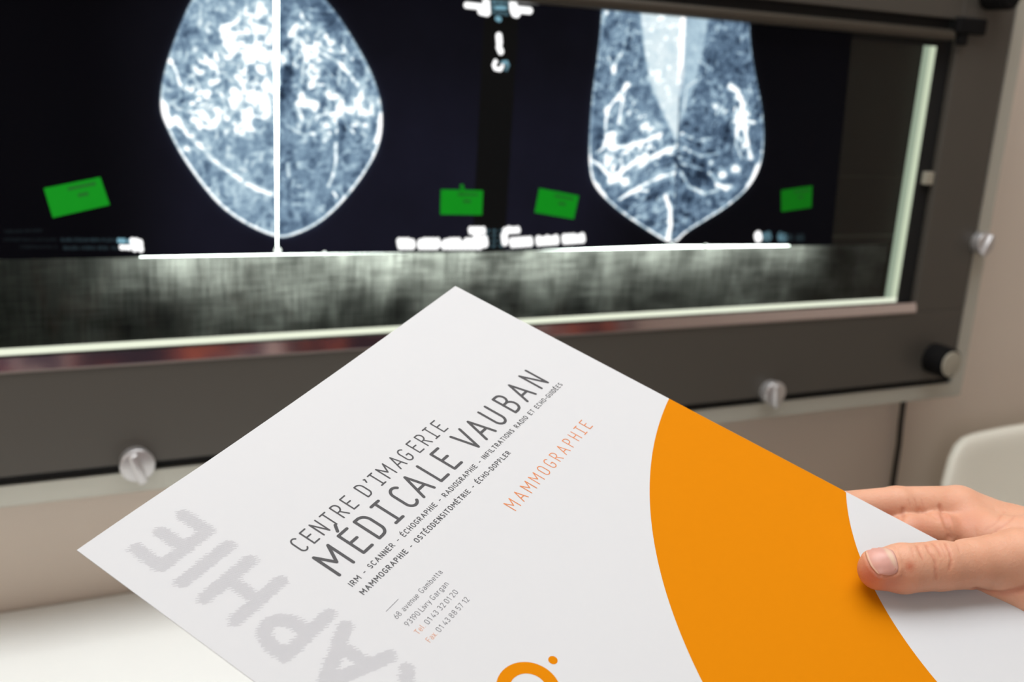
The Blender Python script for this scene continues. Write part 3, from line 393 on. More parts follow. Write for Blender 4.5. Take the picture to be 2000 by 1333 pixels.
# green stickers
M_green = mat('green label paper', (0, 138, 18), .7, spec=.2, emit=(0, 130, 22), estr=.25)  # label papers are no lamps; their glow is painted in as emission
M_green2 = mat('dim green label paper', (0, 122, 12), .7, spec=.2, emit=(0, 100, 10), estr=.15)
M_gt = mat('faded green print', (8, 84, 22), .7)
def sticker(cs, label, y, m=M_green, tab=False):
    P = [np.array(c) / 1000. for c in cs]   # tl tr br bl
    V = [(p[0], y, p[1]) for p in P] + [(p[0], y + .0003, p[1]) for p in P]
    V = [(a, b_, c_) for a, b_, c_ in V]
    o = empty('green_label', (float(P[3][0]), y, float(P[3][1]))); tag(o, label, 'label', 'green labels on the x-ray films')
    mesh('paper', V, [(3, 2, 1, 0), (4, 5, 6, 7), (0, 1, 5, 4), (1, 2, 6, 5), (2, 3, 7, 6), (3, 0, 4, 7)], m, o)
    ex = P[1] - P[0]; ez = P[3] - P[0]
    def q(u, v): return P[0] + ex * u + ez * v
    Vt = []; Ft = []
    def r(u0, u1, v0, v1):
        k = len(Vt); Vt.extend([(float(a[0]), y - .0001, float(a[1])) for a in (q(u0, v0), q(u1, v0), q(u1, v1), q(u0, v1))]); Ft.append((k + 3, k + 2, k + 1, k))
    rr = random.Random(len(label)); u = .40
    while u < .86:
        wd = rr.uniform(.025, .05); r(u, u + wd, .13, .22); u += wd + .012
    u = .54
    while u < .68: r(u, u + .035, .40, .50); u += .045
    mesh('label_print', Vt, Ft, M_gt, o)
    if tab:
        a = q(.44, -.22); b_ = q(.52, 0); mesh('curled_tab', [(a[0] - .002, y - .004, a[1]), (a[0] + .002, y - .004, a[1] + .001), (b_[0] + .002, y, b_[1]), (b_[0] - .003, y, b_[1])], [(3, 2, 1, 0)], m, o)
sticker([(52, -134), (98, -124), (105, -148.5), (58, -159.5)], 'green label tilted upwards on the leftmost x-ray film', .9984)
sticker([(421, -134), (468, -135), (468.5, -160.5), (421.5, -159.5)], 'green label with a curled tab, left of the dark overlap strip', .9978, tab=True)
sticker([(534, -132.5), (583, -140.5), (579, -166), (530.5, -158.5)], 'green label tilted downwards, right of the dark overlap strip', .9988)
sticker([(861, -134), (908, -128.5), (911.5, -155), (865.5, -160)], 'smallest green label, on the far right x-ray film', .9984, M_green2)

# ------------------------------------------------------------------ brochure
TLp = np.array([0.02180708, 0.33668215, -0.1606631])
R3 = np.array([[0.8231352830444395, -0.5646707055960638, -0.05996082094996795], [0.501680888372094, 0.7726262174324523, -0.3890565696376399], [0.26601614997878853, 0.2901649916472773, 0.9192604013949466]])
EU, EV, EN = R3[:, 0], -R3[:, 1], R3[:, 2]
PW, PH = 212.0, 297.0
def sag(u, v):
    h = -1.6 * math.exp(-v / 22) * math.sin(math.pi * min(max(u / 212, 0), 1)) * (1 if u > 50 else u / 50)
    return h
def pg(u, v, h=0):
    return TLp + (EU * u + EV * v + EN * (h + sag(u, v))) / 1000
broch = tag(empty('brochure', tuple(pg(106, 297))), 'white medical brochure cover with orange ring print, held over the desk', 'brochure')
def sheet(name, h0, h1, m, dv=0, du=0):
    us = np.linspace(0 + du, PW + du, 54); vs = np.linspace(0 + dv, PH, 75); nu, nv = len(us), len(vs)
    V = [pg(u, v, h1) for v in vs for u in us] + [pg(u, v, h0) for v in vs for u in us]; F = []; N = nu * nv
    for j in range(nv - 1):
        for i in range(nu - 1):
            a = j * nu + i; F.append((a, a + nu, a + nu + 1, a + 1)); F.append((N + a, N + a + 1, N + a + nu + 1, N + a + nu))
    for i in range(nu - 1): F.append((i, i + 1, N + i + 1, N + i)); a = (nv - 1) * nu + i; F.append((a + 1, a, N + a, N + a + 1))
    for j in range(nv - 1): a = j * nu; F.append((a + nu, a, N + a, N + a + nu)); a = j * nu + nu - 1; F.append((a, a + nu, N + a + nu, N + a))
    return mesh(name, V, F, m, broch)
sheet('cover', -.28, 0, M_paper)
sheet('inner_page', -.75, -.45, mat('inside paper', (226, 214, 222), .6), dv=.5, du=.6)
# orange print
V = []; F = []; vs = list(np.arange(112.35, 125, .25)) + list(np.arange(125, 297.01, 1.0)); K = 24
def arcl(v): return min(212, 248.2 - math.sqrt(max(205.9 ** 2 - (v - 315.5) ** 2, 0)))
def arcr(v):
    q = 132.2 ** 2 - (v - 318.6) ** 2
    return 212 if q <= 0 else min(212, 255.7 - math.sqrt(q))
for v in vs:
    a, b_ = arcl(v), arcr(v)
    for k in range(K + 1): V.append(pg(a + (b_ - a) * k / K, v, .03))
for j in range(len(vs) - 1):
    for k in range(K): i = j * (K + 1) + k; F.append((i, i + K + 1, i + K + 2, i + 1))
mesh('orange_print', V, F, M_orange, broch)
# small ring emblem
V = []; F = []
for ri, ro, cu, cv in ((6.0, 10.3, 50.4, 141.7), (0, 1.55, 64.85, 141.9)):
    k0 = len(V)
    for k in range(64):
        a = 2 * math.pi * k / 64; V += [pg(cu + ro * math.cos(a), cv + ro * math.sin(a), .03), pg(cu + ri * math.cos(a), cv + ri * math.sin(a), .03)]
    for k in range(64):
        a = k0 + 2 * k; b_ = k0 + 2 * ((k + 1) % 64)
        F.append((a, a + 1, b_ + 1, b_) if ri else (a, a + 1, b_))
mesh('ring_emblem', V, F, M_orange, broch)

# stroke lettering
def arc(cx, cy, rx, ry, a0, a1, n=10):
    return [(cx + rx * math.cos(math.radians(a0 + (a1 - a0) * i / n)), cy + ry * math.sin(math.radians(a0 + (a1 - a0) * i / n))) for i in range(n + 1)]
def stadium(w, r=.24, h=1.0):
    x = w / 2; return arc(x, h - r, x, r, 180, 0, 14) + arc(x, r, x, r, 0, -180, 14) + [(0, h - r)]
G = {}
G['A'] = (.62, [[(0, 0), (.31, 1), (.62, 0)], [(.11, .33), (.51, .33)]])
G['B'] = (.44, [[(0, 0), (0, 1), (.2, 1)] + arc(.2, .77, .22, .23, 90, -90) + [(0, .54)], [(.2, .54)] + arc(.2, .27, .26, .27, 90, -60) + [(.2, 0), (0, 0)]])
G['C'] = (.46, [arc(.23, .76, .23, .24, 35, 180) + arc(.23, .24, .23, .24, 180, 325)])
G['D'] = (.46, [[(0, 0), (0, 1), (.14, 1)] + arc(.14, .68, .32, .32, 90, 0) + arc(.20, .26, .26, .26, 0, -70) + [(.18, 0), (0, 0)]])
G['E'] = (.44, [[(.44, 1), (0, 1), (0, 0), (.44, 0)], [(0, .54), (.36, .54)]])
G['F'] = (.42, [[(.42, 1), (0, 1), (0, 0)], [(0, .54), (.34, .54)]])
G['G'] = (.48, [arc(.24, .76, .24, .24, 35, 180) + arc(.24, .24, .24, .24, 180, 360) + [(.48, .45), (.28, .45)]])
G['H'] = (.48, [[(0, 0), (0, 1)], [(.48, 0), (.48, 1)], [(0, .5), (.48, .5)]])
G['I'] = (.40, [[(.2, 0), (.2, 1)], [(0, 1), (.4, 1)], [(0, 0), (.4, 0)]])
G['i'] = (.0, [[(0, 0), (0, 1)]])
G['L'] = (.44, [[(0, 1), (0, 0), (.44, 0)]])
G['M'] = (.70, [[(0, 0), (0, 1), (.35, .38), (.70, 1), (.70, 0)]])
G['N'] = (.50, [[(0, 0), (0, 1), (.50, 0), (.50, 1)]])
G['O'] = (.50, [stadium(.50, .27)])
G['P'] = (.44, [[(0, 0), (0, 1), (.18, 1)] + arc(.18, .73, .26, .27, 90, -90) + [(0, .46)]])
G['R'] = (.48, [[(0, 0), (0, 1), (.18, 1)] + arc(.18, .73, .26, .27, 90, -90) + [(0, .46)], [(.2, .46), (.48, 0)]])
G['S'] = (.42, [arc(.21, .76, .2, .24, 35, 180, 8)[:-1] + arc(.21, .76, .2, .24, 180, 250, 4) + arc(.21, .25, .21, .25, 70, -145, 12)])
G['T'] = (.46, [[(.23, 0), (.23, 1)], [(0, 1), (.46, 1)]])
G['U'] = (.46, [[(0, 1), (0, .25)] + arc(.23, .25, .23, .25, 180, 360) + [(.46, 1)]])
G['V'] = (.58, [[(0, 1), (.29, 0), (.58, 1)]])
G["'"] = (.12, [[(.02, 1.0), (.1, .97), (.0, .76)]])
G['-'] = (.28, [[(0, .42), (.28, .42)]])
G[' '] = (.20, [])
G['.'] = (.0, [[(0, 0), (0, .02)]])
X = .70
G['a'] = (.38, [arc(.19, .50, .18, .2, 150, 0, 8) + [(.37, 0)], stadium(.37, .2, .42)])
def lobe(w): return stadium(w, .22, X)
G['a'] = (.36, [arc(.18, .52, .17, .18, 150, 0, 8) + [(.35, 0)], [(.35, .4), (.17, .4)] + arc(.17, .2, .17, .2, 90, 270) + [(.25, 0), (.35, .1)]])
G['e'] = (.38, [[(0, .36), (.38, .36)] + arc(.19, .48, .19, .22, 0, 180) + arc(.19, .22, .19, .22, 180, 325)])
G['v'] = (.38, [[(0, X), (.19, 0), (.38, X)]])
G['n'] = (.36, [[(0, 0), (0, X)], [(0, .45)] + arc(.18, .48, .18, .22, 180, 0) + [(.36, 0)]])
G['u'] = (.36, [[(0, X)] + arc(.18, .22, .18, .22, 180, 360) + [(.36, X)], [(.36, .3), (.36, 0)]])
G['m'] = (.62, [[(0, 0), (0, X)], arc(.155, .52, .155, .18, 180, 0) + [(.31, 0)], arc(.465, .52, .155, .18, 180, 0) + [(.62, 0)]])
G['b'] = (.38, [[(0, 0), (0, 1.02)], lobe(.38)])
G['t'] = (.20, [[(.06, .92), (.06, .12), (.12, 0), (.2, 0)], [(0, X), (.2, X)]])
G['r'] = (.22, [[(0, 0), (0, X)], [(0, .42), (.08, .64), (.22, X)]])
G['y'] = (.38, [[(0, X), (.2, .02)], [(.38, X), (.14, -.25), (.04, -.28)]])
G['g'] = (.38, [lobe(.38), [(.38, X), (.38, -.1)] + arc(.19, -.08, .19, .2, 0, -150)])
G['l'] = (.0, [[(0, 0), (0, 1.02)]])
G['j'] = (.0, [[(0, 0), (0, X)], [(0, .95), (0, .97)]])
G['x'] = (.36, [[(0, 0), (.36, X)], [(.36, 0), (0, X)]])
G['0'] = (.42, [stadium(.42, .25)])
G['1'] = (.20, [[(0, .8), (.2, 1), (.2, 0)]])
G['2'] = (.40, [arc(.2, .77, .2, .23, 165, -20) + [(0, 0), (.40, 0)]])
G['3'] = (.40, [arc(.2, .77, .19, .23, 150, -90) , arc(.2, .27, .2, .27, 90, -150)])
G['4'] = (.42, [[(.26, 1), (0, .24), (.42, .24)], [(.32, .5), (.32, 0)]])
G['5'] = (.40, [[(.36, 1), (.05, 1), (.02, .55)] + arc(.19, .3, .2, .3, 110, -150)])
G['6'] = (.42, [[(.3, 1), (.03, .42)] + [], stadium(.42, .25, .58)])
G['7'] = (.38, [[(0, 1), (.38, 1), (.12, 0)]])
G['8'] = (.42, [[(p[0] + .02, p[1] + .54) for p in stadium(.38, .2, .46)], stadium(.42, .25, .54)])
G['9'] = (.42, [[(.12, 0), (.39, .58)], [(p[0], p[1] + .42) for p in stadium(.42, .25, .58)]])
G['T_'] = G['T']
ACC = [(.14, 1.14), (.30, 1.36)]
STEP = [0]
class Ink:
    def __init__(s): s.V = []; s.F = []
    def seg(s, a, b, r, f):
        dx, dy = b[0] - a[0], b[1] - a[1]; l = math.hypot(dx, dy) or 1e-6; dx /= l; dy /= l; ang = math.atan2(dy, dx); STEP[0] = (STEP[0] + 1) % 14; h = .04 + STEP[0] * .003
        k = len(s.V); n = 6
        P = [(b[0] + r * math.cos(ang - math.pi / 2 + math.pi * i / n), b[1] + r * math.sin(ang - math.pi / 2 + math.pi * i / n)) for i in range(n + 1)]
        P += [(a[0] + r * math.cos(ang + math.pi / 2 + math.pi * i / n), a[1] + r * math.sin(ang + math.pi / 2 + math.pi * i / n)) for i in range(n + 1)]
        s.V += [f(p[0], p[1], h) for p in P]; s.F.append(tuple(range(k, k + len(P))))
    def stroke(s, L, r, f):
        for a, b in zip(L[:-1], L[1:]): s.seg(a, b, r, f)
def glyph_paths(ch, cap, xs, u, v, slope=0):
    acc = ch in 'ÉéÈ'; base = {'É': 'E', 'é': 'e'}.get(ch, ch); w, paths = G[base]; out = []
    for L in paths: out.append([(u + x * cap * xs, v - y * cap) for x, y in L])
    if acc: dy = -.3 if ch == 'é' else 0; out.append([(u + x * cap * xs, v - (y + dy) * cap) for x, y in ACC])
    return w * cap * xs, out
def text(ink, s, u0, u1, v, cap, r, xs=1.0, pos=None, v2=None, sans_i=False, space=.30):
    cap_ = cap - 2 * r; vb = v - r
    ch = [('i' if (c == 'I' and sans_i) else c) for c in s]
    ws = [(space / 1 if c == ' ' else G[{'É': 'E', 'é': 'e'}.get(c, c)][0]) * cap_ * xs for c in ch]
    if pos is None:
        tr = (u1 - u0 - 2 * r - sum(ws)) / (len(s) - 1); pos = []; x = u0 + r
        for w_ in ws: pos.append(x); x += w_ + tr
    else: pos = [p + r for p in pos]
    for c, x, w_ in zip(ch, pos, ws):
        if c == ' ': continue
        dv = 0 if v2 is None else (v2 - v) * (x - u0) / (u1 - u0)
        _, paths = glyph_paths(c, cap_, xs, x, vb + dv)
        for L in paths: ink.stroke(L, r, pg)
def done(ink, name, m, label=None):
    o = mesh(name, ink.V, ink.F, m, broch)
    return o
ink = Ink()
text(ink, "CENTRED'IMAGERIE", 46.6, 130.5, 54.3, 7.2, .31, .88, pos=[46.4, 51.6, 56.5, 61.8, 67.1, 72.6, 80.5, 85.7, 88.2, 93.0, 99.7, 105.3, 111.5, 116.7, 122.0, 127.3])
text(ink, 'MÉDICALEVAUBAN', 46.5, 183.5, 69.7, 12.3, .60, .93, pos=[46.3, 59.0, 67.6, 76.9, 86.4, 93.6, 104.5, 113.2, 126.4, 135.1, 145.9, 156.6, 165.9, 177.3], v2=68.6 + .5)
done(ink, 'title_lettering', M_ink)
ink = Ink()
text(ink, 'IRM - SCANNER - ÉCHOGRAPHIE - RADIOGRAPHIE - INFILTRATIONS RADIO ET ECHO-GUIDÉES', 45.9, 186.5, 75.55, 2.25, .165, 1.2, v2=74.2, sans_i=True)
text(ink, 'MAMMOGRAPHIE - OSTÉODENSITOMÉTRIE - ÉCHO-DOPPLER', 45.7, 135.8, 80.45, 2.25, .18, 1.2, v2=79.9 + .4, sans_i=True)
done(ink, 'services_lettering', M_ink)
ink = Ink(); text(ink, 'MAMMOGRAPHIE', 111.2, 172.7, 98.1, 5.6, .21, .95, v2=96.7); done(ink, 'orange_heading', M_orange2)
ink = Ink()
for wd_, u0_, u1_, v_ in (('68', 45.2, 47.8, 94.5), ('avenue', 49.2, 57.3, 94.5), ('Gambetta', 58.8, 70.4, 94.5), ('93190', 45.2, 51.8, 99.0), ('Ljvry', 52.8, 57.9, 99.0), ('Gargan', 59.0, 67.7, 99.0),
        ('01', 50.0, 52.3, 103.4), ('43', 53.4, 56.0, 103.4), ('32', 57.2, 59.9, 103.4), ('01', 60.9, 63.1, 103.4), ('20', 64.2, 67.0, 103.4),
        ('01', 50.0, 52.3, 108.0), ('43', 53.5, 56.1, 108.0), ('88', 57.2, 60.0, 108.0), ('57', 61.1, 63.7, 108.0), ('12', 64.8, 67.0, 108.0)):
    text(ink, wd_, u0_, u1_, v_, 2.05, .085, 1.22)
ink.stroke([(45.3, 89.85), (51.7, 89.85)], .07, pg)
done(ink, 'address_lettering', M_ink2)
ink = Ink(); text(ink, 'Tel.', 44.8, 48.7, 103.3, 2.05, .085, 1.2); text(ink, 'Fax.', 44.8, 49.0, 107.9, 2.05, .085, 1.2); done(ink, 'contact_prefixes', M_orange3)
# large hatched word running up the left edge
segs = []
def big(ch, vbot, wd, hw=2.45):
    w_, paths = G[ch if ch != 'I' else 'i']
    if ch == 'E': paths = [paths[0], [(0, .5), (.42, .5)]]
    capc = 25.0 - 2 * hw; sx = (wd - 2 * hw) / (w_ if w_ else 1)
    for L in paths:
        Q = [(34.9 - hw - y * capc, vbot - hw - x * sx) for x, y in L]
        for a, b_ in zip(Q[:-1], Q[1:]): segs.append((a[0], a[1], b_[0], b_[1]))
for ch, vb, wd in (('E', 26.6, 16.2), ('I', 36.2, 4.7), ('H', 58.9, 18), ('P', 79.3, 16.6), ('A', 103.6, 22.4), ('R', 122.6, 17), ('G', 143.5, 18), ('O', 165, 19), ('M', 189, 21), ('M', 213, 21), ('A', 237, 21), ('M', 261, 21)): big(ch, vb, wd)
S_ = np.array(segs); ang = math.radians(37.9); dx_, dy_ = math.cos(ang), math.sin(ang); rng = random.Random(7)
V = []; F = []; pitch = .44; hw = 2.45
def inink(U, W):
    m = np.full(U.shape, 1e9)
    for a0, a1, b0, b1 in segs:
        ex, ey = b0 - a0, b1 - a1; l2 = ex * ex + ey * ey + 1e-9
        near = (U > min(a0, b0) - 4) & (U < max(a0, b0) + 4) & (W > min(a1, b1) - 4) & (W < max(a1, b1) + 4)
        if not near.any(): continue
        t = np.clip(((U[near] - a0) * ex + (W[near] - a1) * ey) / l2, 0, 1); m[near] = np.minimum(m[near], np.hypot(U[near] - a0 - t * ex, W[near] - a1 - t * ey))
    return m < hw
k = -60
for k in range(-45, 470):
    off = k * pitch * 1.0; n_ = (-dy_, dx_); o0 = (n_[0] * off + 5, n_[1] * off)
    ts = np.arange(-260, 260, .2); U = o0[0] + ts * dx_; W = o0[1] + ts * dy_
    sel = (U > 4) & (U < 40) & (W > 2) & (W < 275)
    if not sel.any(): continue
    U, W = U[sel], W[sel]; I = inink(U, W).astype(int); dI = np.diff(np.concatenate([[0], I, [0]])); s0 = np.where(dI == 1)[0]; s1 = np.where(dI == -1)[0] - 1
    for a, b_ in zip(s0, s1):
        if b_ - a < 2: continue
        e0, e1 = (rng.uniform(0, 1.2) if k % 2 else rng.uniform(-.9, .2)), (rng.uniform(0, 1.2) if k % 2 == 0 else rng.uniform(-.9, .2))
        p0 = (U[a] - e0 * dx_, W[a] - e0 * dy_); p1 = (U[b_] + e1 * dx_, W[b_] + e1 * dy_); h_ = .085; q = len(V)
        for sx, P in ((-1, p0), (1, p0), (1, p1), (-1, p1)): V.append(pg(P[0] - sx * dy_ * h_, P[1] + sx * dx_ * h_, .03))
        F.append((q, q + 1, q + 2, q + 3))
mesh('hatched_lettering', V, F, M_hatch, broch)

# ------------------------------------------------------------------ hand
HAND = {"palm": [[[[384.28, 270.91, -184.33, 14], [415.39, 232.85, -188.1, 20]], 4], [[[362.98, 284.15, -176.67, 9.5], [363.59, 268.47, -181.35, 12.0], [373.34, 254.24, -181.07, 16]], 8], [[[375.96, 264.26, -189.72, 13], [415.14, 231.78, -192.1, 20]], 10], [[[373.84, 255.58, -199.01, 12], [410.93, 228.04, -196.27, 19]], 10], [[[373.5, 246.13, -207.85, 11], [408.76, 225.92, -199.31, 18]], 10], [[[335.55, 240.76, -178.24, 8.0], [347.91, 230.94, -185.93, 9.5], [377.44, 223.3, -191.85, 17], [411.7, 224.64, -194.65, 19]], 6], [[[413.1, 230.18, -193.21, 21], [424.38, 217.81, -195.73, 24], [478.66, 158.17, -204.58, 31], [534.8, 102.9, -215.12, 38]], 12]], "digits": [[[[282.87, 250.47, -170.15, 7.4], [292.76, 248.75, -170.6, 8.9], [308.12, 245.51, -170.6, 8.9], [323.18, 243.38, -171.29, 9.2], [345.43, 240.94, -172.36, 12.0], [378.78, 235.85, -178.76, 15]], 1.5], [[[289.35, 300.98, -176.87, 7.2], [311.89, 300.94, -173.31, 8.2], [337.78, 294.91, -172.32, 8.6], [366.81, 288.29, -175.71, 11.0], [386.03, 272.28, -184.52, 13]], 1.5], [[[281.7, 285.75, -186.45, 7.4], [312.51, 285.25, -181.9, 8.2], [333.06, 282.44, -179.3, 8.8], [346.17, 279.3, -178.97, 9.0], [373.55, 272.48, -189.72, 12], [389.27, 255.05, -189.86, 13]], 1.5], [[[274.87, 267.03, -198.52, 7.2], [305.41, 269.58, -195.87, 8.2], [338.95, 269.35, -197.37, 9.0], [373.62, 260.34, -199.06, 12]], 1.5], [[[286.28, 250.57, -206.7, 6.2], [310.27, 254.17, -204.02, 7.0], [339.44, 255.51, -203.9, 7.8], [371.65, 249.65, -207.07, 11]], 1.5]]}
CREASES = [[[[301.07, 247.33, -161.71], [299.98, 245.65, -161.84], [299.34, 244.34, -162.2], [298.96, 243.25, -162.7], [299.0, 242.58, -163.07], [299.11, 241.97, -163.47], [299.26, 241.4, -163.9], [299.04, 240.84, -164.46], [298.88, 240.33, -165.07], [298.79, 239.88, -165.71], [298.59, 239.46, -166.48], [298.48, 239.1, -167.29], [298.44, 238.81, -168.14], [298.48, 238.62, -168.87], [298.59, 238.48, -169.62], [298.75, 238.39, -170.41]], 0.42, 1.0], [[[304.32, 247.0, -161.66], [303.64, 245.57, -161.7], [303.27, 244.4, -161.92], [303.1, 243.39, -162.23], [302.74, 242.59, -162.61], [302.49, 241.87, -163.04], [302.3, 241.22, -163.51]], 0.35, 0.8], [[[296.92, 247.77, -161.65], [295.91, 246.31, -161.76], [295.26, 245.15, -162.06], [294.83, 244.18, -162.47], [294.64, 243.44, -162.9], [294.54, 242.77, -163.37], [294.51, 242.17, -163.88]], 0.35, 0.65], [[[308.25, 244.96, -161.34], [307.25, 243.29, -161.63], [306.67, 241.96, -162.14], [306.34, 240.83, -162.77], [305.92, 240.09, -163.36], [305.59, 239.43, -164.01], [305.35, 238.84, -164.7], [304.71, 238.4, -165.52], [304.17, 238.04, -166.4], [303.73, 237.75, -167.33]], 0.38, 0.85], [[[306.3, 245.78, -161.41], [305.49, 244.2, -161.64], [305.03, 242.91, -162.05], [304.78, 241.79, -162.56], [304.34, 241.06, -163.09], [304.0, 240.4, -163.66], [303.74, 239.8, -164.28]], 0.3, 0.35], [[[293.44, 246.9, -161.51], [292.61, 245.8, -161.8], [292.01, 244.91, -162.22], [291.54, 244.11, -162.71], [291.5, 243.52, -163.09], [291.51, 242.97, -163.5], [291.56, 242.46, -163.93]], 0.3, 0.3], [[[313.39, 244.3, -161.85], [312.2, 242.73, -162.03], [311.41, 241.48, -162.4], [310.87, 240.43, -162.91]], 0.3, 0.3], [[[333.06, 287.48, -169.65], [332.71, 287.23, -170.56], [331.65, 286.37, -171.1], [329.23, 284.34, -170.93]], 0.7, 1.0], [[[329.97, 285.31, -171.0], [328.11, 283.76, -171.12], [326.64, 282.53, -171.42], [325.33, 281.46, -171.8], [323.9, 279.99, -172.58], [322.78, 278.8, -173.53], [321.91, 277.83, -174.59]], 1.0, 2.8], [[[349.77, 283.61, -168.98], [349.96, 283.06, -169.84], [349.83, 282.25, -170.55], [346.34, 278.74, -169.61]], 0.8, 1.3], [[[346.77, 279.14, -169.62], [345.21, 277.04, -169.92], [344.37, 275.52, -170.57], [343.85, 274.28, -171.38], [343.47, 273.31, -172.25], [343.25, 272.48, -173.2], [343.18, 271.77, -174.22], [343.13, 271.26, -175.18], [343.19, 270.84, -176.2], [314.74, 247.96, -162.51]], 1.0, 3.2], [[[340.0, 285.35, -170.63], [341.25, 284.66, -170.82], [341.81, 283.4, -170.67], [341.77, 281.65, -170.21], [341.64, 280.03, -170.1], [341.86, 278.71, -170.16], [342.26, 277.53, -170.31]], 1.6, 0.5], [[[319.08, 237.3, -177.78], [322.82, 238.24, -179.42], [325.79, 238.59, -180.63], [326.86, 237.54, -180.77], [327.8, 236.12, -180.43], [329.02, 234.9, -180.24], [330.36, 233.78, -180.12], [331.89, 232.28, -179.01], [333.75, 231.02, -178.08], [335.88, 229.96, -177.3], [337.62, 229.32, -176.46], [339.46, 228.76, -175.68], [341.41, 228.27, -174.95]], 1.2, 1.2], [[[353.62, 268.14, -172.83], [353.2, 267.57, -173.41], [352.82, 267.03, -174.01], [352.49, 266.53, -174.63]], 0.5, 0.4], [[[355.34, 264.74, -172.02], [356.73, 264.46, -171.06], [358.26, 264.28, -170.16], [359.95, 264.21, -169.33], [362.47, 265.1, -168.44], [366.43, 267.03, -168.2], [374.19, 271.69, -169.64]], 0.4, 0.25], [[[333.66, 246.13, -162.1], [357.26, 261.89, -171.63], [358.98, 261.5, -170.53], [360.88, 261.25, -169.51], [363.29, 261.42, -168.45], [366.28, 261.99, -167.65], [372.19, 264.64, -168.15]], 0.4, 0.25], [[[336.38, 288.65, -166.04], [336.3, 288.07, -166.7], [336.3, 287.55, -167.4], [336.37, 287.1, -168.13]], 0.35, 0.2], [[[339.59, 288.42, -165.93], [339.41, 287.61, -166.78], [339.37, 286.92, -167.7], [339.45, 286.34, -168.69]], 0.35, 0.2], [[[342.5, 287.15, -166.71], [342.35, 286.59, -167.37], [342.26, 286.09, -168.06], [342.25, 285.65, -168.79]], 0.35, 0.15]]
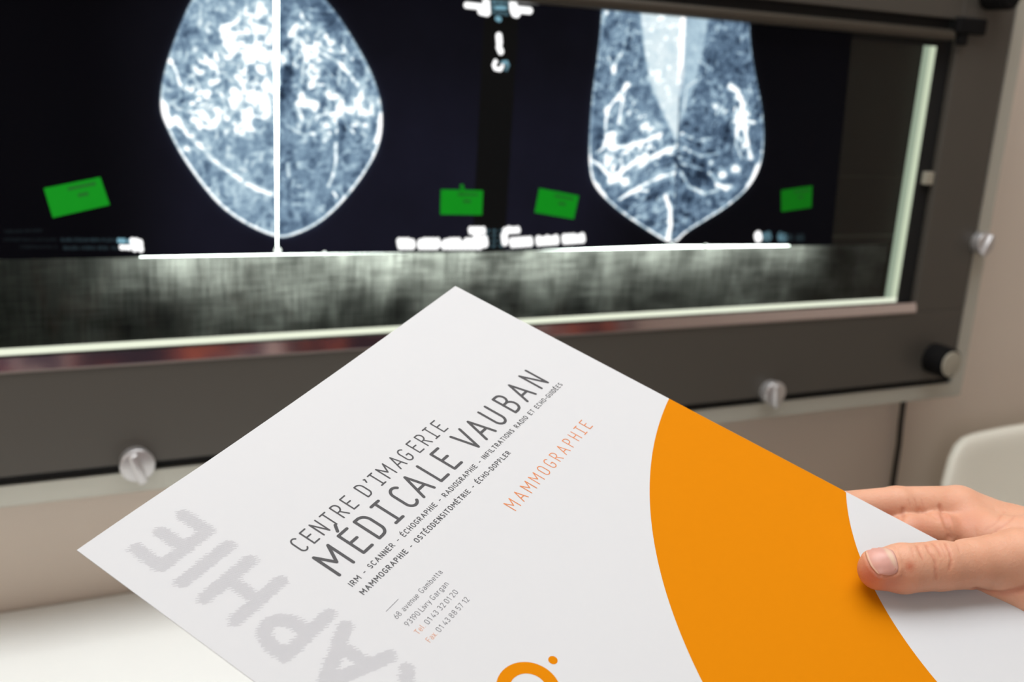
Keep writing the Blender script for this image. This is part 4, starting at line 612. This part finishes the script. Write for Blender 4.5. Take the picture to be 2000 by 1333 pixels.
NAIL = [[305.28, 278.4, -178.91], [305.29, 278.19, -179.31], [305.32, 278.0, -179.72], [279.34, 254.14, -164.79], [278.69, 253.36, -164.77], [278.1, 252.48, -164.86], [277.67, 251.74, -165.04], [277.33, 251.1, -165.28], [277.06, 250.51, -165.56], [276.88, 249.9, -165.84], [276.75, 249.33, -166.15], [276.67, 248.8, -166.48], [276.62, 248.31, -166.83], [276.7, 247.7, -167.15], [276.82, 247.13, -167.5], [276.99, 246.61, -167.87], [277.19, 246.12, -168.26], [277.29, 245.95, -168.35], [277.39, 245.8, -168.44], [277.5, 245.64, -168.53], [277.62, 245.49, -168.63], [305.77, 278.37, -178.86], [305.81, 278.15, -179.26], [280.34, 254.77, -164.69], [279.38, 253.67, -164.47], [278.8, 252.93, -164.48], [278.25, 252.08, -164.6], [277.84, 251.36, -164.8], [277.52, 250.72, -165.05], [277.26, 250.15, -165.33], [277.09, 249.54, -165.62], [276.97, 248.98, -165.94], [276.89, 248.46, -166.29], [276.84, 247.98, -166.65], [276.93, 247.4, -166.99], [277.05, 246.85, -167.35], [277.22, 246.35, -167.74], [277.43, 245.88, -168.15], [277.52, 245.72, -168.26], [277.62, 245.56, -168.38], [277.73, 245.41, -168.49], [277.83, 245.27, -168.62], [306.27, 278.33, -178.81], [306.32, 278.12, -179.21], [280.3, 254.25, -164.33], [279.49, 253.27, -164.19], [278.96, 252.55, -164.22], [278.44, 251.72, -164.36], [278.04, 251.01, -164.57], [277.73, 250.38, -164.82], [277.49, 249.8, -165.12], [277.32, 249.21, -165.42], [277.2, 248.66, -165.75], [277.13, 248.15, -166.1], [277.09, 247.67, -166.48], [277.17, 247.11, -166.83], [277.3, 246.58, -167.21], [277.47, 246.1, -167.62], [277.67, 245.64, -168.04], [277.76, 245.49, -168.18], [277.86, 245.34, -168.32], [277.96, 245.2, -168.46], [278.06, 245.06, -168.61], [306.76, 278.29, -178.76], [306.84, 278.07, -179.17], [280.38, 253.84, -164.05], [279.66, 252.92, -163.95], [279.16, 252.21, -163.99], [278.66, 251.39, -164.14], [278.27, 250.69, -164.35], [277.97, 250.05, -164.62], [277.73, 249.48, -164.92], [277.57, 248.89, -165.23], [277.46, 248.35, -165.57], [277.38, 247.85, -165.93], [277.35, 247.38, -166.32], [277.43, 246.83, -166.69], [277.56, 246.33, -167.08], [277.72, 245.86, -167.5], [277.93, 245.42, -167.94], [278.01, 245.27, -168.1], [278.1, 245.13, -168.27], [278.2, 244.99, -168.44], [278.3, 244.86, -168.61], [307.24, 278.24, -178.7], [307.34, 278.02, -179.11], [280.54, 253.5, -163.81], [279.86, 252.6, -163.73], [279.39, 251.9, -163.77], [278.91, 251.09, -163.93], [278.53, 250.38, -164.16], [278.24, 249.75, -164.43], [278.0, 249.18, -164.73], [277.84, 248.6, -165.05], [277.73, 248.06, -165.4], [277.66, 247.56, -165.78], [277.62, 247.1, -166.17], [277.71, 246.57, -166.56], [277.83, 246.09, -166.96], [278.0, 245.63, -167.39], [278.2, 245.21, -167.85], [278.28, 245.07, -168.04], [278.36, 244.93, -168.23], [278.45, 244.79, -168.42], [278.55, 244.66, -168.62], [307.71, 278.17, -178.64], [307.82, 277.95, -179.04], [280.76, 253.21, -163.61], [280.11, 252.32, -163.54], [279.66, 251.62, -163.58], [279.18, 250.81, -163.75], [278.81, 250.1, -163.97], [278.52, 249.47, -164.25], [278.29, 248.89, -164.55], [278.13, 248.32, -164.89], [278.02, 247.79, -165.25], [277.95, 247.29, -165.63], [277.91, 246.83, -166.03], [278.0, 246.33, -166.43], [278.12, 245.85, -166.85], [278.28, 245.42, -167.3], [278.48, 245.01, -167.76], [278.55, 244.87, -167.97], [278.63, 244.73, -168.19], [278.71, 244.6, -168.41], [278.8, 244.48, -168.63], [308.28, 278.04, -178.64], [282.03, 254.04, -163.72], [280.93, 252.73, -163.38], [280.36, 251.9, -163.34], [279.95, 251.22, -163.39], [279.49, 250.43, -163.57], [279.14, 249.74, -163.8], [278.86, 249.11, -164.08], [278.64, 248.54, -164.39], [278.49, 247.98, -164.73], [278.38, 247.46, -165.09], [278.31, 246.98, -165.48], [278.28, 246.53, -165.89], [278.36, 246.04, -166.3], [278.48, 245.59, -166.73], [278.64, 245.17, -167.19], [278.84, 244.79, -167.66], [278.9, 244.65, -167.89], [278.97, 244.52, -168.13], [279.05, 244.39, -168.37], [279.13, 244.27, -168.61], [308.84, 277.9, -178.64], [282.05, 253.45, -163.43], [281.17, 252.32, -163.19], [280.65, 251.52, -163.17], [280.28, 250.86, -163.23], [279.84, 250.08, -163.41], [279.5, 249.4, -163.65], [279.23, 248.78, -163.93], [279.03, 248.22, -164.24], [278.87, 247.67, -164.59], [278.77, 247.16, -164.96], [278.7, 246.68, -165.35], [278.67, 246.24, -165.76], [278.75, 245.78, -166.18], [278.87, 245.34, -166.62], [279.02, 244.94, -167.09], [279.21, 244.57, -167.57], [279.27, 244.44, -167.82], [279.33, 244.31, -168.07], [279.4, 244.19, -168.33], [279.48, 244.08, -168.6], [309.42, 277.76, -178.65], [282.26, 253.02, -163.23], [281.47, 251.97, -163.04], [281.0, 251.19, -163.03], [280.65, 250.54, -163.09], [280.22, 249.77, -163.28], [279.89, 249.09, -163.52], [279.64, 248.48, -163.8], [279.44, 247.92, -164.11], [279.29, 247.38, -164.46], [279.18, 246.88, -164.84], [279.11, 246.41, -165.23], [279.08, 245.98, -165.65], [279.16, 245.53, -166.08], [279.27, 245.11, -166.53], [279.42, 244.73, -167.0], [279.61, 244.38, -167.49], [279.65, 244.25, -167.76], [279.7, 244.13, -168.03], [279.77, 244.01, -168.31], [279.84, 243.9, -168.59], [309.99, 277.62, -178.66], [282.56, 252.69, -163.1], [281.83, 251.66, -162.92], [281.39, 250.9, -162.91], [281.07, 250.25, -162.98], [280.64, 249.49, -163.16], [280.32, 248.81, -163.4], [280.07, 248.2, -163.69], [279.88, 247.65, -164.0], [279.72, 247.11, -164.35], [279.62, 246.62, -164.73], [279.55, 246.16, -165.13], [279.52, 245.74, -165.56], [279.59, 245.3, -165.99], [279.7, 244.9, -166.45], [279.84, 244.54, -166.93], [280.03, 244.2, -167.43], [280.06, 244.08, -167.71], [280.1, 243.95, -168.0], [280.15, 243.84, -168.29], [280.21, 243.74, -168.6], [310.59, 277.5, -178.67], [282.96, 252.43, -163.02], [282.24, 251.41, -162.84], [281.82, 250.65, -162.83], [281.53, 250.01, -162.89], [281.1, 249.24, -163.07], [280.78, 248.57, -163.31], [280.54, 247.96, -163.59], [280.35, 247.4, -163.91], [280.19, 246.87, -164.26], [280.08, 246.39, -164.64], [280.01, 245.93, -165.05], [279.98, 245.52, -165.47], [280.05, 245.1, -165.92], [280.15, 244.71, -166.38], [280.29, 244.36, -166.87], [280.46, 244.05, -167.37], [280.48, 243.92, -167.67], [280.51, 243.8, -167.98], [280.55, 243.69, -168.29], [280.61, 243.59, -168.61], [285.08, 254.11, -163.74], [283.35, 252.17, -162.97], [282.67, 251.17, -162.79], [282.27, 250.43, -162.77], [282.0, 249.79, -162.83], [281.58, 249.03, -163.01], [281.26, 248.36, -163.24], [281.02, 247.76, -163.52], [280.83, 247.21, -163.83], [280.67, 246.69, -164.18], [280.55, 246.21, -164.56], [280.48, 245.76, -164.96], [280.44, 245.35, -165.39], [280.49, 244.95, -165.83], [280.58, 244.58, -166.29], [280.71, 244.25, -166.78], [280.87, 243.95, -167.29], [280.87, 243.82, -167.6], [280.88, 243.7, -167.91], [280.91, 243.6, -168.23], [280.94, 243.5, -168.57], [284.68, 253.16, -163.25], [283.7, 251.88, -162.89], [283.16, 250.99, -162.77], [282.78, 250.25, -162.75], [282.53, 249.62, -162.81], [282.1, 248.85, -162.97], [281.78, 248.19, -163.2], [281.53, 247.59, -163.47], [281.35, 247.04, -163.77], [281.18, 246.53, -164.12], [281.05, 246.05, -164.5], [280.97, 245.62, -164.9], [280.93, 245.21, -165.32], [280.97, 244.83, -165.76], [281.04, 244.47, -166.22], [281.15, 244.15, -166.71], [281.3, 243.86, -167.21], [281.28, 243.73, -167.53], [281.27, 243.62, -167.85], [281.28, 243.51, -168.19], [281.3, 243.42, -168.53], [284.76, 252.63, -163.04], [284.03, 251.56, -162.8], [283.6, 250.76, -162.73], [283.31, 250.09, -162.75], [283.11, 249.5, -162.81], [282.67, 248.72, -162.96], [282.33, 248.05, -163.18], [282.09, 247.45, -163.44], [281.9, 246.91, -163.74], [281.72, 246.4, -164.08], [281.59, 245.93, -164.45], [281.5, 245.5, -164.85], [281.45, 245.1, -165.26], [281.47, 244.72, -165.7], [281.52, 244.38, -166.16], [281.62, 244.07, -166.65], [281.75, 243.8, -167.15], [281.71, 243.67, -167.48], [281.68, 243.55, -167.81], [281.67, 243.45, -168.15], [281.67, 243.36, -168.5], [284.95, 252.2, -162.89], [284.37, 251.26, -162.72], [284.01, 250.51, -162.68], [283.77, 249.87, -162.7], [283.61, 249.3, -162.77], [283.22, 248.58, -162.94], [282.92, 247.93, -163.17], [282.68, 247.35, -163.43], [282.5, 246.81, -163.73], [282.3, 246.3, -164.06], [282.16, 245.83, -164.43], [282.06, 245.41, -164.82], [282.0, 245.01, -165.23], [282.0, 244.65, -165.66], [282.03, 244.31, -166.12], [282.09, 244.0, -166.59], [282.18, 243.71, -167.07], [282.12, 243.58, -167.41], [282.07, 243.46, -167.75], [282.03, 243.36, -168.1], [282.01, 243.27, -168.45], [285.19, 251.82, -162.77], [284.73, 250.97, -162.65], [284.44, 250.27, -162.63], [284.24, 249.66, -162.66], [284.11, 249.11, -162.73], [283.74, 248.4, -162.91], [283.45, 247.77, -163.13], [283.22, 247.2, -163.39], [283.05, 246.67, -163.69], [282.86, 246.18, -164.02], [282.71, 245.72, -164.39], [282.6, 245.3, -164.77], [282.52, 244.91, -165.18], [282.49, 244.54, -165.61], [282.5, 244.21, -166.05], [282.53, 243.9, -166.51], [282.6, 243.62, -166.99], [282.51, 243.48, -167.33], [282.44, 243.37, -167.68], [282.38, 243.26, -168.04], [282.34, 243.17, -168.4], [285.31, 251.46, -162.69], [284.96, 250.7, -162.6], [284.74, 250.05, -162.59], [284.59, 249.47, -162.63], [284.5, 248.95, -162.7], [284.15, 248.26, -162.88], [283.88, 247.65, -163.1], [283.67, 247.09, -163.36], [283.51, 246.57, -163.64], [283.31, 246.08, -163.97], [283.16, 245.63, -164.33], [283.04, 245.22, -164.7], [282.96, 244.83, -165.1], [282.91, 244.48, -165.52], [282.89, 244.15, -165.95], [282.9, 243.84, -166.4], [282.94, 243.57, -166.86], [282.84, 243.43, -167.21], [282.75, 243.32, -167.56], [282.67, 243.21, -167.92], [282.61, 243.12, -168.28], [285.46, 251.12, -162.62], [285.2, 250.43, -162.56], [285.04, 249.83, -162.56], [284.94, 249.28, -162.6], [284.9, 248.78, -162.67], [284.57, 248.12, -162.85], [284.31, 247.52, -163.07], [284.11, 246.97, -163.32], [283.96, 246.47, -163.59], [283.76, 245.99, -163.92], [283.6, 245.55, -164.27], [283.48, 245.14, -164.63], [283.39, 244.76, -165.02], [283.33, 244.41, -165.42], [283.29, 244.09, -165.85], [283.28, 243.79, -166.28], [283.29, 243.52, -166.74], [283.17, 243.39, -167.08], [283.05, 243.27, -167.43], [282.95, 243.16, -167.79], [282.87, 243.06, -168.17], [285.63, 250.81, -162.56], [285.45, 250.18, -162.52], [285.35, 249.61, -162.53], [285.3, 249.1, -162.58], [285.29, 248.62, -162.64], [284.99, 247.98, -162.82], [284.75, 247.39, -163.03], [284.56, 246.86, -163.28], [284.42, 246.36, -163.55], [284.22, 245.9, -163.87], [284.05, 245.46, -164.21], [283.93, 245.06, -164.56], [283.83, 244.69, -164.94], [283.74, 244.35, -165.34], [283.68, 244.03, -165.74], [283.65, 243.74, -166.17], [283.64, 243.47, -166.61], [283.5, 243.34, -166.96], [283.36, 243.22, -167.31], [283.24, 243.11, -167.67], [283.14, 243.01, -168.05], [285.82, 250.51, -162.51], [285.71, 249.93, -162.49], [285.66, 249.4, -162.51], [285.66, 248.91, -162.55], [285.69, 248.46, -162.61], [285.41, 247.84, -162.79], [285.18, 247.27, -163.0], [285.01, 246.75, -163.24], [284.88, 246.26, -163.5], [284.67, 245.8, -163.81], [284.51, 245.38, -164.15], [284.37, 244.98, -164.5], [284.27, 244.62, -164.86], [284.16, 244.28, -165.25], [284.08, 243.98, -165.64], [284.03, 243.69, -166.06], [284.0, 243.43, -166.49], [283.83, 243.29, -166.83], [283.67, 243.17, -167.19], [283.53, 243.06, -167.56], [283.41, 242.96, -167.93], [286.03, 250.23, -162.47], [285.98, 249.69, -162.46], [285.98, 249.19, -162.48], [286.02, 248.73, -162.53], [286.09, 248.3, -162.59], [285.82, 247.7, -162.76], [285.62, 247.14, -162.97], [285.45, 246.63, -163.2], [285.33, 246.16, -163.46], [285.13, 245.71, -163.76], [284.96, 245.29, -164.09], [284.82, 244.91, -164.43], [284.71, 244.54, -164.78], [284.58, 244.22, -165.16], [284.48, 243.92, -165.54], [284.4, 243.65, -165.95], [284.35, 243.39, -166.36], [284.16, 243.25, -166.71], [283.99, 243.12, -167.07], [283.83, 243.01, -167.44], [283.68, 242.92, -167.81]]
NAIL_GROOVE = [[[277.62, 245.49, -168.63], [278.18, 244.96, -168.61], [278.8, 244.48, -168.63], [279.65, 243.99, -168.59], [280.61, 243.59, -168.61], [281.48, 243.39, -168.51], [282.34, 243.17, -168.4], [283.01, 243.04, -168.11], [283.68, 242.92, -167.81]], [[286.03, 250.23, -162.47], [285.98, 249.19, -162.48], [286.09, 248.3, -162.59], [285.62, 247.14, -162.97], [285.33, 246.16, -163.46], [284.96, 245.29, -164.09], [284.71, 244.54, -164.78], [284.48, 243.92, -165.54], [284.35, 243.39, -166.36], [283.99, 243.12, -167.07], [283.68, 242.92, -167.81]], [[305.28, 278.4, -178.91], [305.32, 278.0, -179.72], [278.69, 253.36, -164.77], [277.67, 251.74, -165.04], [277.06, 250.51, -165.56], [276.75, 249.33, -166.15], [276.62, 248.31, -166.83], [276.82, 247.13, -167.5], [277.19, 246.12, -168.26], [277.39, 245.8, -168.44], [277.62, 245.49, -168.63]]]
REDNESS = [[276.1, 247.6, -170.0], [280.0, 243.8, -171.8], [288.5, 242.0, -165.8], [345.7, 277.3, -169.8], [331.8, 275.7, -173.1], [353.1, 273.1, -171.8], [327.6, 288.3, -172.4]]
def rcone(P, a, b, ra, rb):
    ba = b - a; l2 = ba @ ba
    t = np.clip((P - a) @ ba / l2, 0, 1)
    return np.linalg.norm(P - a - t[:, None] * ba, axis=1) - (ra + (rb - ra) * t)
def smin(a, b, k):
    h = np.clip(.5 + .5 * (b - a) / k, 0, 1)
    return b + (a - b) * h - k * h * (1 - h)
def chain(P, nodes, k=2.0):
    d = None
    for (a, b) in zip(nodes[:-1], nodes[1:]):
        e = rcone(P, np.array(a[:3]), np.array(b[:3]), a[3], b[3])
        d = e if d is None else smin(d, e, k)
    return d
def hand_sdf(P):                       # P in millimetres, world axes
    d = None
    for nodes, k in HAND['palm']:
        e = chain(P, nodes, 4)
        d = e if d is None else smin(d, e, k)
    f = None
    for nodes, k in HAND['digits']:
        e = chain(P, nodes, 1.5)
        f = e if f is None else smin(f, e, 1.5)
    return smin(d, f, 5.0)
def poly_dist(P, L):
    L = np.array(L, float); m = np.full(len(P), 1e9)
    for a, b in zip(L[:-1], L[1:]):
        ba = b - a; t = np.clip((P - a) @ ba / (ba @ ba + 1e-9), 0, 1)
        m = np.minimum(m, np.linalg.norm(P - a - t[:, None] * ba, axis=1))
    return m

REAL = [n for n, _ in HAND['palm']] + [n for n, _ in HAND['digits']]
bm = bmesh.new()
for nodes in REAL:
    for a, b_ in zip(nodes[:-1], nodes[1:]):
        A, B = Vector(a[:3]), Vector(b_[:3]); q = (B - A).to_track_quat('Z', 'Y').to_matrix().to_4x4()
        mt = Matrix.Translation((A + B) / 2) @ q
        bmesh.ops.create_cone(bm, cap_ends=True, segments=24, radius1=a[3], radius2=b_[3], depth=(B - A).length, matrix=mt)
    for a in nodes: bmesh.ops.create_icosphere(bm, subdivisions=3, radius=a[3], matrix=Matrix.Translation(a[:3]))
hm = bpy.data.meshes.new('hand_src'); bm.to_mesh(hm); bm.free()
ho = bpy.data.objects.new('hand_src', hm); C.objects.link(ho)
md = ho.modifiers.new('r', 'REMESH'); md.mode = 'VOXEL'; md.voxel_size = .75
dg = bpy.context.evaluated_depsgraph_get(); me = bpy.data.meshes.new_from_object(ho.evaluated_get(dg)); bpy.data.objects.remove(ho)
n = len(me.vertices); P = np.zeros(n * 3); me.vertices.foreach_get('co', P); P = P.reshape(-1, 3)
def full_sdf(P, detail=True):
    d = hand_sdf(P)
    if detail:
        for L, wd, dp in CREASES:
            La = np.array(L); lo = La.min(0) - 5; hi = La.max(0) + 5; s = ((P > lo) & (P < hi)).all(1)
            if s.any(): d[s] += dp * np.exp(-(poly_dist(P[s], L) / wd) ** 2)
        for L in NAIL_GROOVE:
            La = np.array(L); s = ((P > La.min(0) - 4) & (P < La.max(0) + 4)).all(1)
            if s.any():
                q = poly_dist(P[s], L); d[s] += .28 * np.exp(-(q / .4) ** 2) - .32 * np.exp(-((q - 1.1) / .7) ** 2)
    return d
for it in range(4):
    g = np.zeros_like(P); e = .25
    for k in range(3):
        D_ = np.zeros(3); D_[k] = e; g[:, k] = (full_sdf(P + D_) - full_sdf(P - D_)) / (2 * e)
    g2 = (g * g).sum(1)[:, None] + .05; P = P - np.clip(full_sdf(P), -2.5, 2.5)[:, None] * g / g2 * (.8 if it < 3 else .5)
    print('hand', it, np.abs(full_sdf(P)).mean())
me.vertices.foreach_set('co', (P / 1000).ravel()); me.update()
# skin tone: redder knuckle; orange bounce on fingertip and crease shade painted in
red = np.zeros(n)
for q, sr_, wt in zip(REDNESS, (6, 7, 1.9, 5, 8, 8, 7), (.8, .5, .7, .4, .35, .3, .25)): red = np.maximum(red, wt * np.exp(-(((P - np.array(q)) ** 2).sum(1)) / sr_ ** 2))
for L, wd, dp in CREASES: red = np.maximum(red, (.62 if dp > .5 else .25) * np.exp(-(poly_dist(P, L) / (wd * 1.15 + .08)) ** 2))
blot = fbm(P[:, 0] / 9 + P[:, 2] / 13, P[:, 1] / 9 - P[:, 2] / 11, 12) - .5
base = np.array(lin((208, 157, 130))[:3]); rd = np.array(lin((176, 92, 66))[:3]); tan = np.array(lin((196, 138, 106))[:3])
k1 = np.clip(red, 0, 1)[:, None]; k2 = np.clip(.5 + blot * 1.6, 0, 1)[:, None]
colr = (base * (1 - k2 * .5) + tan * k2 * .5) * (1 - k1) + rd * k1
ca = me.color_attributes.new('skin', 'FLOAT_COLOR', 'POINT'); full = np.ones((n, 4)); full[:, :3] = colr; ca.data.foreach_set('color', full.ravel().astype(np.float32))
M_skin = mat('skin', (226, 178, 150), .5, sss=.25, bump=(900, .25, .0006), spec=.35)
nt = M_skin.node_tree; at = nt.nodes.new('ShaderNodeAttribute'); at.attribute_name = 'skin'; nt.links.new(at.outputs['Color'], nt.nodes['Principled BSDF'].inputs['Base Color'])
hand = link('person', me, M_skin, None, True)
tag(hand, 'person whose bare right hand grips the brochure, thumb on the cover', 'person')
# thumbnail
N1 = int(round(math.sqrt(len(NAIL)))); P = np.array(NAIL); e = .25; g = np.zeros_like(P)
for k in range(3):
    D_ = np.zeros(3); D_[k] = e; g[:, k] = (hand_sdf(P + D_) - hand_sdf(P - D_)) / (2 * e)
g /= np.linalg.norm(g, axis=1)[:, None]
s, t = np.meshgrid(np.linspace(0, 1, N1), np.linspace(0, 1, N1), indexing='ij'); s = s.ravel(); t = t.ravel()
lift = .32 + .25 * np.clip(4 * t * (1 - t), 0, 1) ** .5 - .22 * s ** 6
P = P + g * lift[:, None]; V = list(P / 1000); Vb = list((P - g * .8) / 1000); F = []
for i in range(N1 - 1):
    for j in range(N1 - 1): a = i * N1 + j; F.append((a, a + 1, a + N1 + 1, a + N1))
nb = N1 * N1; rim = [j for j in range(N1)] + [i * N1 + N1 - 1 for i in range(1, N1)] + [(N1 - 1) * N1 + j for j in range(N1 - 2, -1, -1)] + [i * N1 for i in range(N1 - 2, 0, -1)]
for a, b_ in zip(rim, rim[1:] + rim[:1]): F.append((a, a + nb, b_ + nb, b_))
M_nail = mat('fingernail', (222, 170, 160), .38, spec=.4, sss=.1)
at = M_nail.node_tree.nodes.new('ShaderNodeAttribute'); at.attribute_name = 'tone'; M_nail.node_tree.links.new(at.outputs['Color'], M_nail.node_tree.nodes['Principled BSDF'].inputs['Base Color'])
nail = mesh('thumbnail', V + Vb, F, M_nail, hand, True)
ca = nail.data.color_attributes.new('tone', 'FLOAT_COLOR', 'POINT'); full = np.ones((2 * nb, 4))
pk = np.array(lin((200, 150, 138))[:3]); ivory = np.array(lin((206, 176, 152))[:3]); edge = np.array(lin((216, 182, 160))[:3])
lun = np.exp(-(((s - .80 - .14 * (t - .3)) / .12) ** 2 + ((t - .36) / .36) ** 2) ** 2)[:, None]; fe = (s < .06)[:, None] * 1.0
stripe = 1 + .04 * np.sin(t * 26)[:, None]
cn = pk * stripe * (1 - lun) + ivory * lun; cn = cn * (1 - fe) + edge * fe; full[:nb, :3] = cn; full[nb:, :3] = cn; ca.data.foreach_set('color', full.ravel().astype(np.float32))
